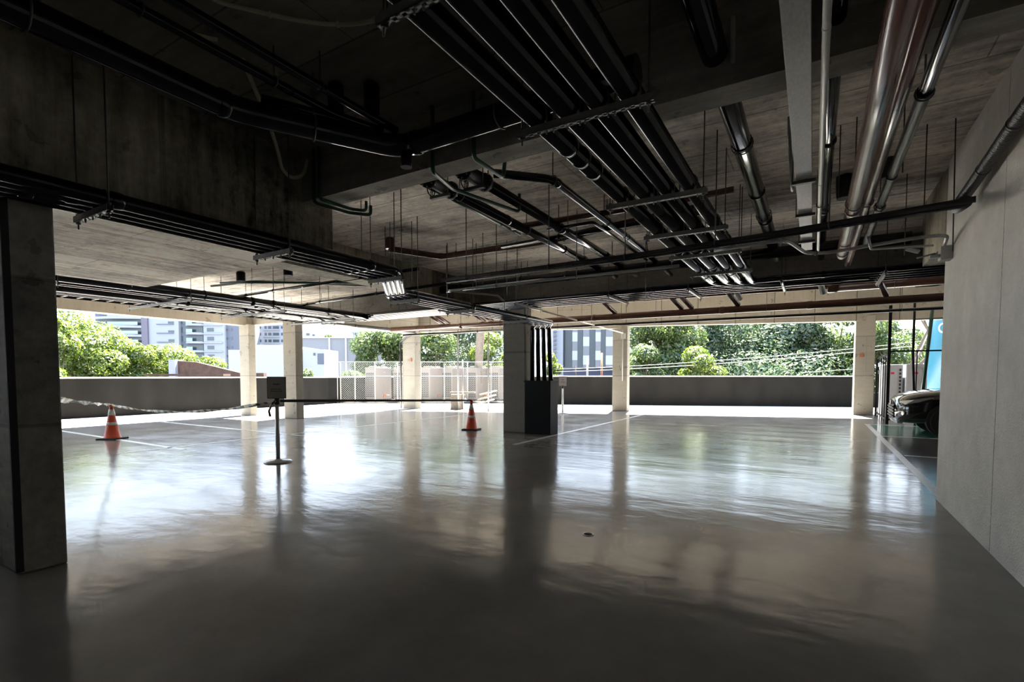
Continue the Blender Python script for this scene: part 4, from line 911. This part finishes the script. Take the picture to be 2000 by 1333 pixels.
for k in range(8):
    y = 586+17.2*k
    bm = BM(); n = 14
    pts = [(f.X(196+88*i/n), -1.2-1.6*math.sin(PI*i/n)) for i in range(n+1)]+[(f.X(284), .1), (f.X(196), .1)]
    aprism(bm, pts, f.Z(y+4.5), f.Z(y)); fin('balcony_slab', bm, M_aptw, f.rt)
    w = f.box('window', 205, 282, y+5.5, y+15, -.05, .1, M_win); f.box('railing', 222, 280, y+10, y+16.5, -1.9, -1.8, M_rail)
    w = f.box('window', 334, 345, y+9, y+13, -.7, -.5, M_win); f.box('window_sill', 312, 345, y+14, y+15, -1.0, -.5, M_aptg, w)
    f.box('window', 355, 397, y+2, y+13, .5, .7, M_win)
    bm = BM(); pts = [(f.X(366+33*i/10), -.2-1.4*math.sin(PI*i/10)) for i in range(11)]
    aprism(bm, pts+[(f.X(399), .7), (f.X(366), .7)], f.Z(y+17), f.Z(y+13)); fin('balcony_slab', bm, M_aptw, f.rt)
    f.box('railing', 368, 380, y+6, y+13, -.6, -.5, M_rail)
    f.box('window', 407, 420, y+4, y+11, -.1, .1, M_win); f.box('ledge', 398, 437, y+14.5, y+16.5, -.5, 0, M_aptw)
    f.box('window', 441.5, 446, y+5, y+9, .9, 1.1, M_win); f.box('window', 450, 453, y+4, y+9, .9, 1.1, M_win)
f = Fac('apartment_building', 520, 190, 'distant white tower with rows of windows between the two left columns')
f.box('wall', 500, 560, 600, 740, 0, 14, M_aptw)
for k in range(6):
    y = 622+13*k
    for (a, b) in ((508, 512), (519, 523), (526, 532), (535, 547), (551, 554)): f.box('window', a, b, y+3, y+8, -.1, .1, M_win)
    f.box('ledge', 517, 549, y+10, y+11.2, -.8, 0, M_aptw)
f = Fac('apartment_building', 700, 260, 'faraway tower tops peeking over the grey wall')
f.box('wall', 685, 750, 648, 740, 0, 14, M_aptw)
for k in range(2):
    for a in (689, 694, 701, 708, 716, 722, 731, 739): f.box('window', a, a+3, 651+7*k, 655+7*k, -.1, .1, M_win)
f = Fac('white_building', 520, 48, 'blank white walled building behind the left parapet', 'building')
f.box('wall', 447, 470, 684, 780, 0, 8, M_whw); f.box('wall', 470, 562, 674, 780, 0, 10, M_whw)
f = Fac('warehouse', 660, 62, 'long grey boundary wall with white ribs behind the fence', 'wall')
f.box('wall', 562, 745, 661, 780, 0, .5, M_grw)
for u in (645, 677, 710): f.box('rib', u-1.5, u+1.5, 661, 730, -.15, 0, M_whw)
f.box('coping', 562, 745, 659.5, 661.5, -.2, .6, M_whw)
f = Fac('white_shed', 615, 50, 'small white shed with a grey door before the grey wall', 'shed')
f.box('wall', 585, 634, 683, 780, 0, 4, M_whw); f.box('door', 621, 634, 691, 712, -.05, 0, M_aptg); f.box('window', 613, 617, 690, 695, -.05, 0, M_win)
f = Fac('white_building', 640, 110, 'low white roofline above the grey boundary wall', 'building')
f.box('wall', 560, 668, 646, 780, 0, 8, M_whw); f.box('window', 600, 606, 652, 656, -.1, 0, M_win); f.box('window', 612, 616, 654, 657, -.1, 0, M_win)
# brick wall
f = Fac('brick_wall', 400, 25, 'old brown brick wall sloping down behind the left parapet', 'wall')
bm = BM(); v = [f.X(346), f.X(556)]
pz = [(f.X(346), f.Z(705)), (f.X(385), f.Z(708)), (f.X(470), f.Z(729)), (f.X(515), f.Z(729)), (f.X(515), 0), (f.X(346), 0)]
a = [bm.verts.new((x, 0, z)) for x, z in pz]; b = [bm.verts.new((x, .3, z)) for x, z in pz]; bm.faces.new(a); bm.faces.new(b[::-1])
for i in range(6): bm.faces.new((a[i], a[(i+1) % 6], b[(i+1) % 6], b[i]))
fin('wall', bm, M_brick, f.rt); f.box('pier', 335, 348, 703, 760, -.2, .4, M_whw)
f.box('coping', 325, 470, 731, 735, -1.5, -.9, M_brick)
f = Fac('small_house', 175, 38, 'low house with terracotta roof under the left tree', 'house')
f.box('wall', 150, 215, 708, 760, 0, 5, M_grw); f.box('window', 184, 208, 702, 713, -.1, .0, M_win)
bm = BM(); aprism(bm, [(f.X(140), -2.5), (f.X(222), -2.5), (f.X(222), 5), (f.X(140), 5)], f.Z(716), f.Z(714)); fin('roof', bm, M_terr, f.rt)
# panelled building
f = Fac('panelled_building', 1140, 70, 'grey and white panelled building right of the middle column', 'building')
f.box('wall', 1098, 1196, 600, 780, 0, 10, M_pan)
for a, b in ((1103, 1117), (1127, 1138), (1150, 1162), (1172, 1182)): f.box('dark_panel', a, b, 600, 730, -.2, 0, M_pan)
for i, (a, b) in enumerate(((1117, 1127), (1138, 1150), (1162, 1172), (1182, 1196))):
    for k in range(8):
        y = 596+(9 if i % 2 else 0)+18*k; f.box('facade_panel', a, b, y, y+18, -.26, 0, M_whw if k % 2 else M_grw)
f.box('wall', 1078, 1098, 600, 780, -1, 8, M_aptw)
for k in range(12): f.box('balcony_rail', 1079, 1085, 632+8*k, 636+8*k, -1.8, -1, M_aptg)
f = Fac('dark_roofed_building', 1150, 50, 'low dark blue roofed building above the parapet', 'building')
f.box('wall', 1100, 1197, 719, 780, 0, 6, M_navy); f.box('coping', 1100, 1197, 718, 720, -.2, 0, M_aptg)
f = Fac('apartment_building', 1245, 150, 'corner of a pale building left of the big green trees', 'building')
f.box('wall', 1228, 1262, 600, 780, 0, 10, M_aptw); [f.box('window', 1234, 1244, 632+12*k, 638+12*k, -.1, .1, M_win) for k in range(4)]
for u, d, m, lab, vt in ((1147, 46, M_wire, 'pale utility pole before the panelled building', 700), (1175, 44, M_dirt, 'rusty red pole before the panelled building', 690), (1124, 46, M_blk2, 'dark stay wire post left of the utility pole', 715)):
    p = at_depth(u, HOR, d); bm = BM(); h = EYE+(HOR-vt)/FPX*d; atube(bm, [(p.x, p.y, -4), (p.x, p.y, h)], .09, 8); o = fin('utility_pole', bm, m); tag(o, lab, 'pole')
# overhead cables
def cable(A, B, r, label, s=.3):
    bm = BM(); atube(bm, sag(A, B, s, 16), r, 5); o = fin('overhead_cable', bm, M_wire); tag(o, label, 'cable', 'overhead street cables')
cable(at_depth(1085, 722, 34), at_depth(1900, 655, 30), .018, 'upper pale street cable crossing the far openings')
cable(at_depth(1085, 727, 34), at_depth(1900, 663, 30), .024, 'lower pale street cable crossing the far openings')
cable(at_depth(1560, 729, 32), at_depth(1900, 700, 29), .015, 'thin pale street cable just above the far parapet', .05)
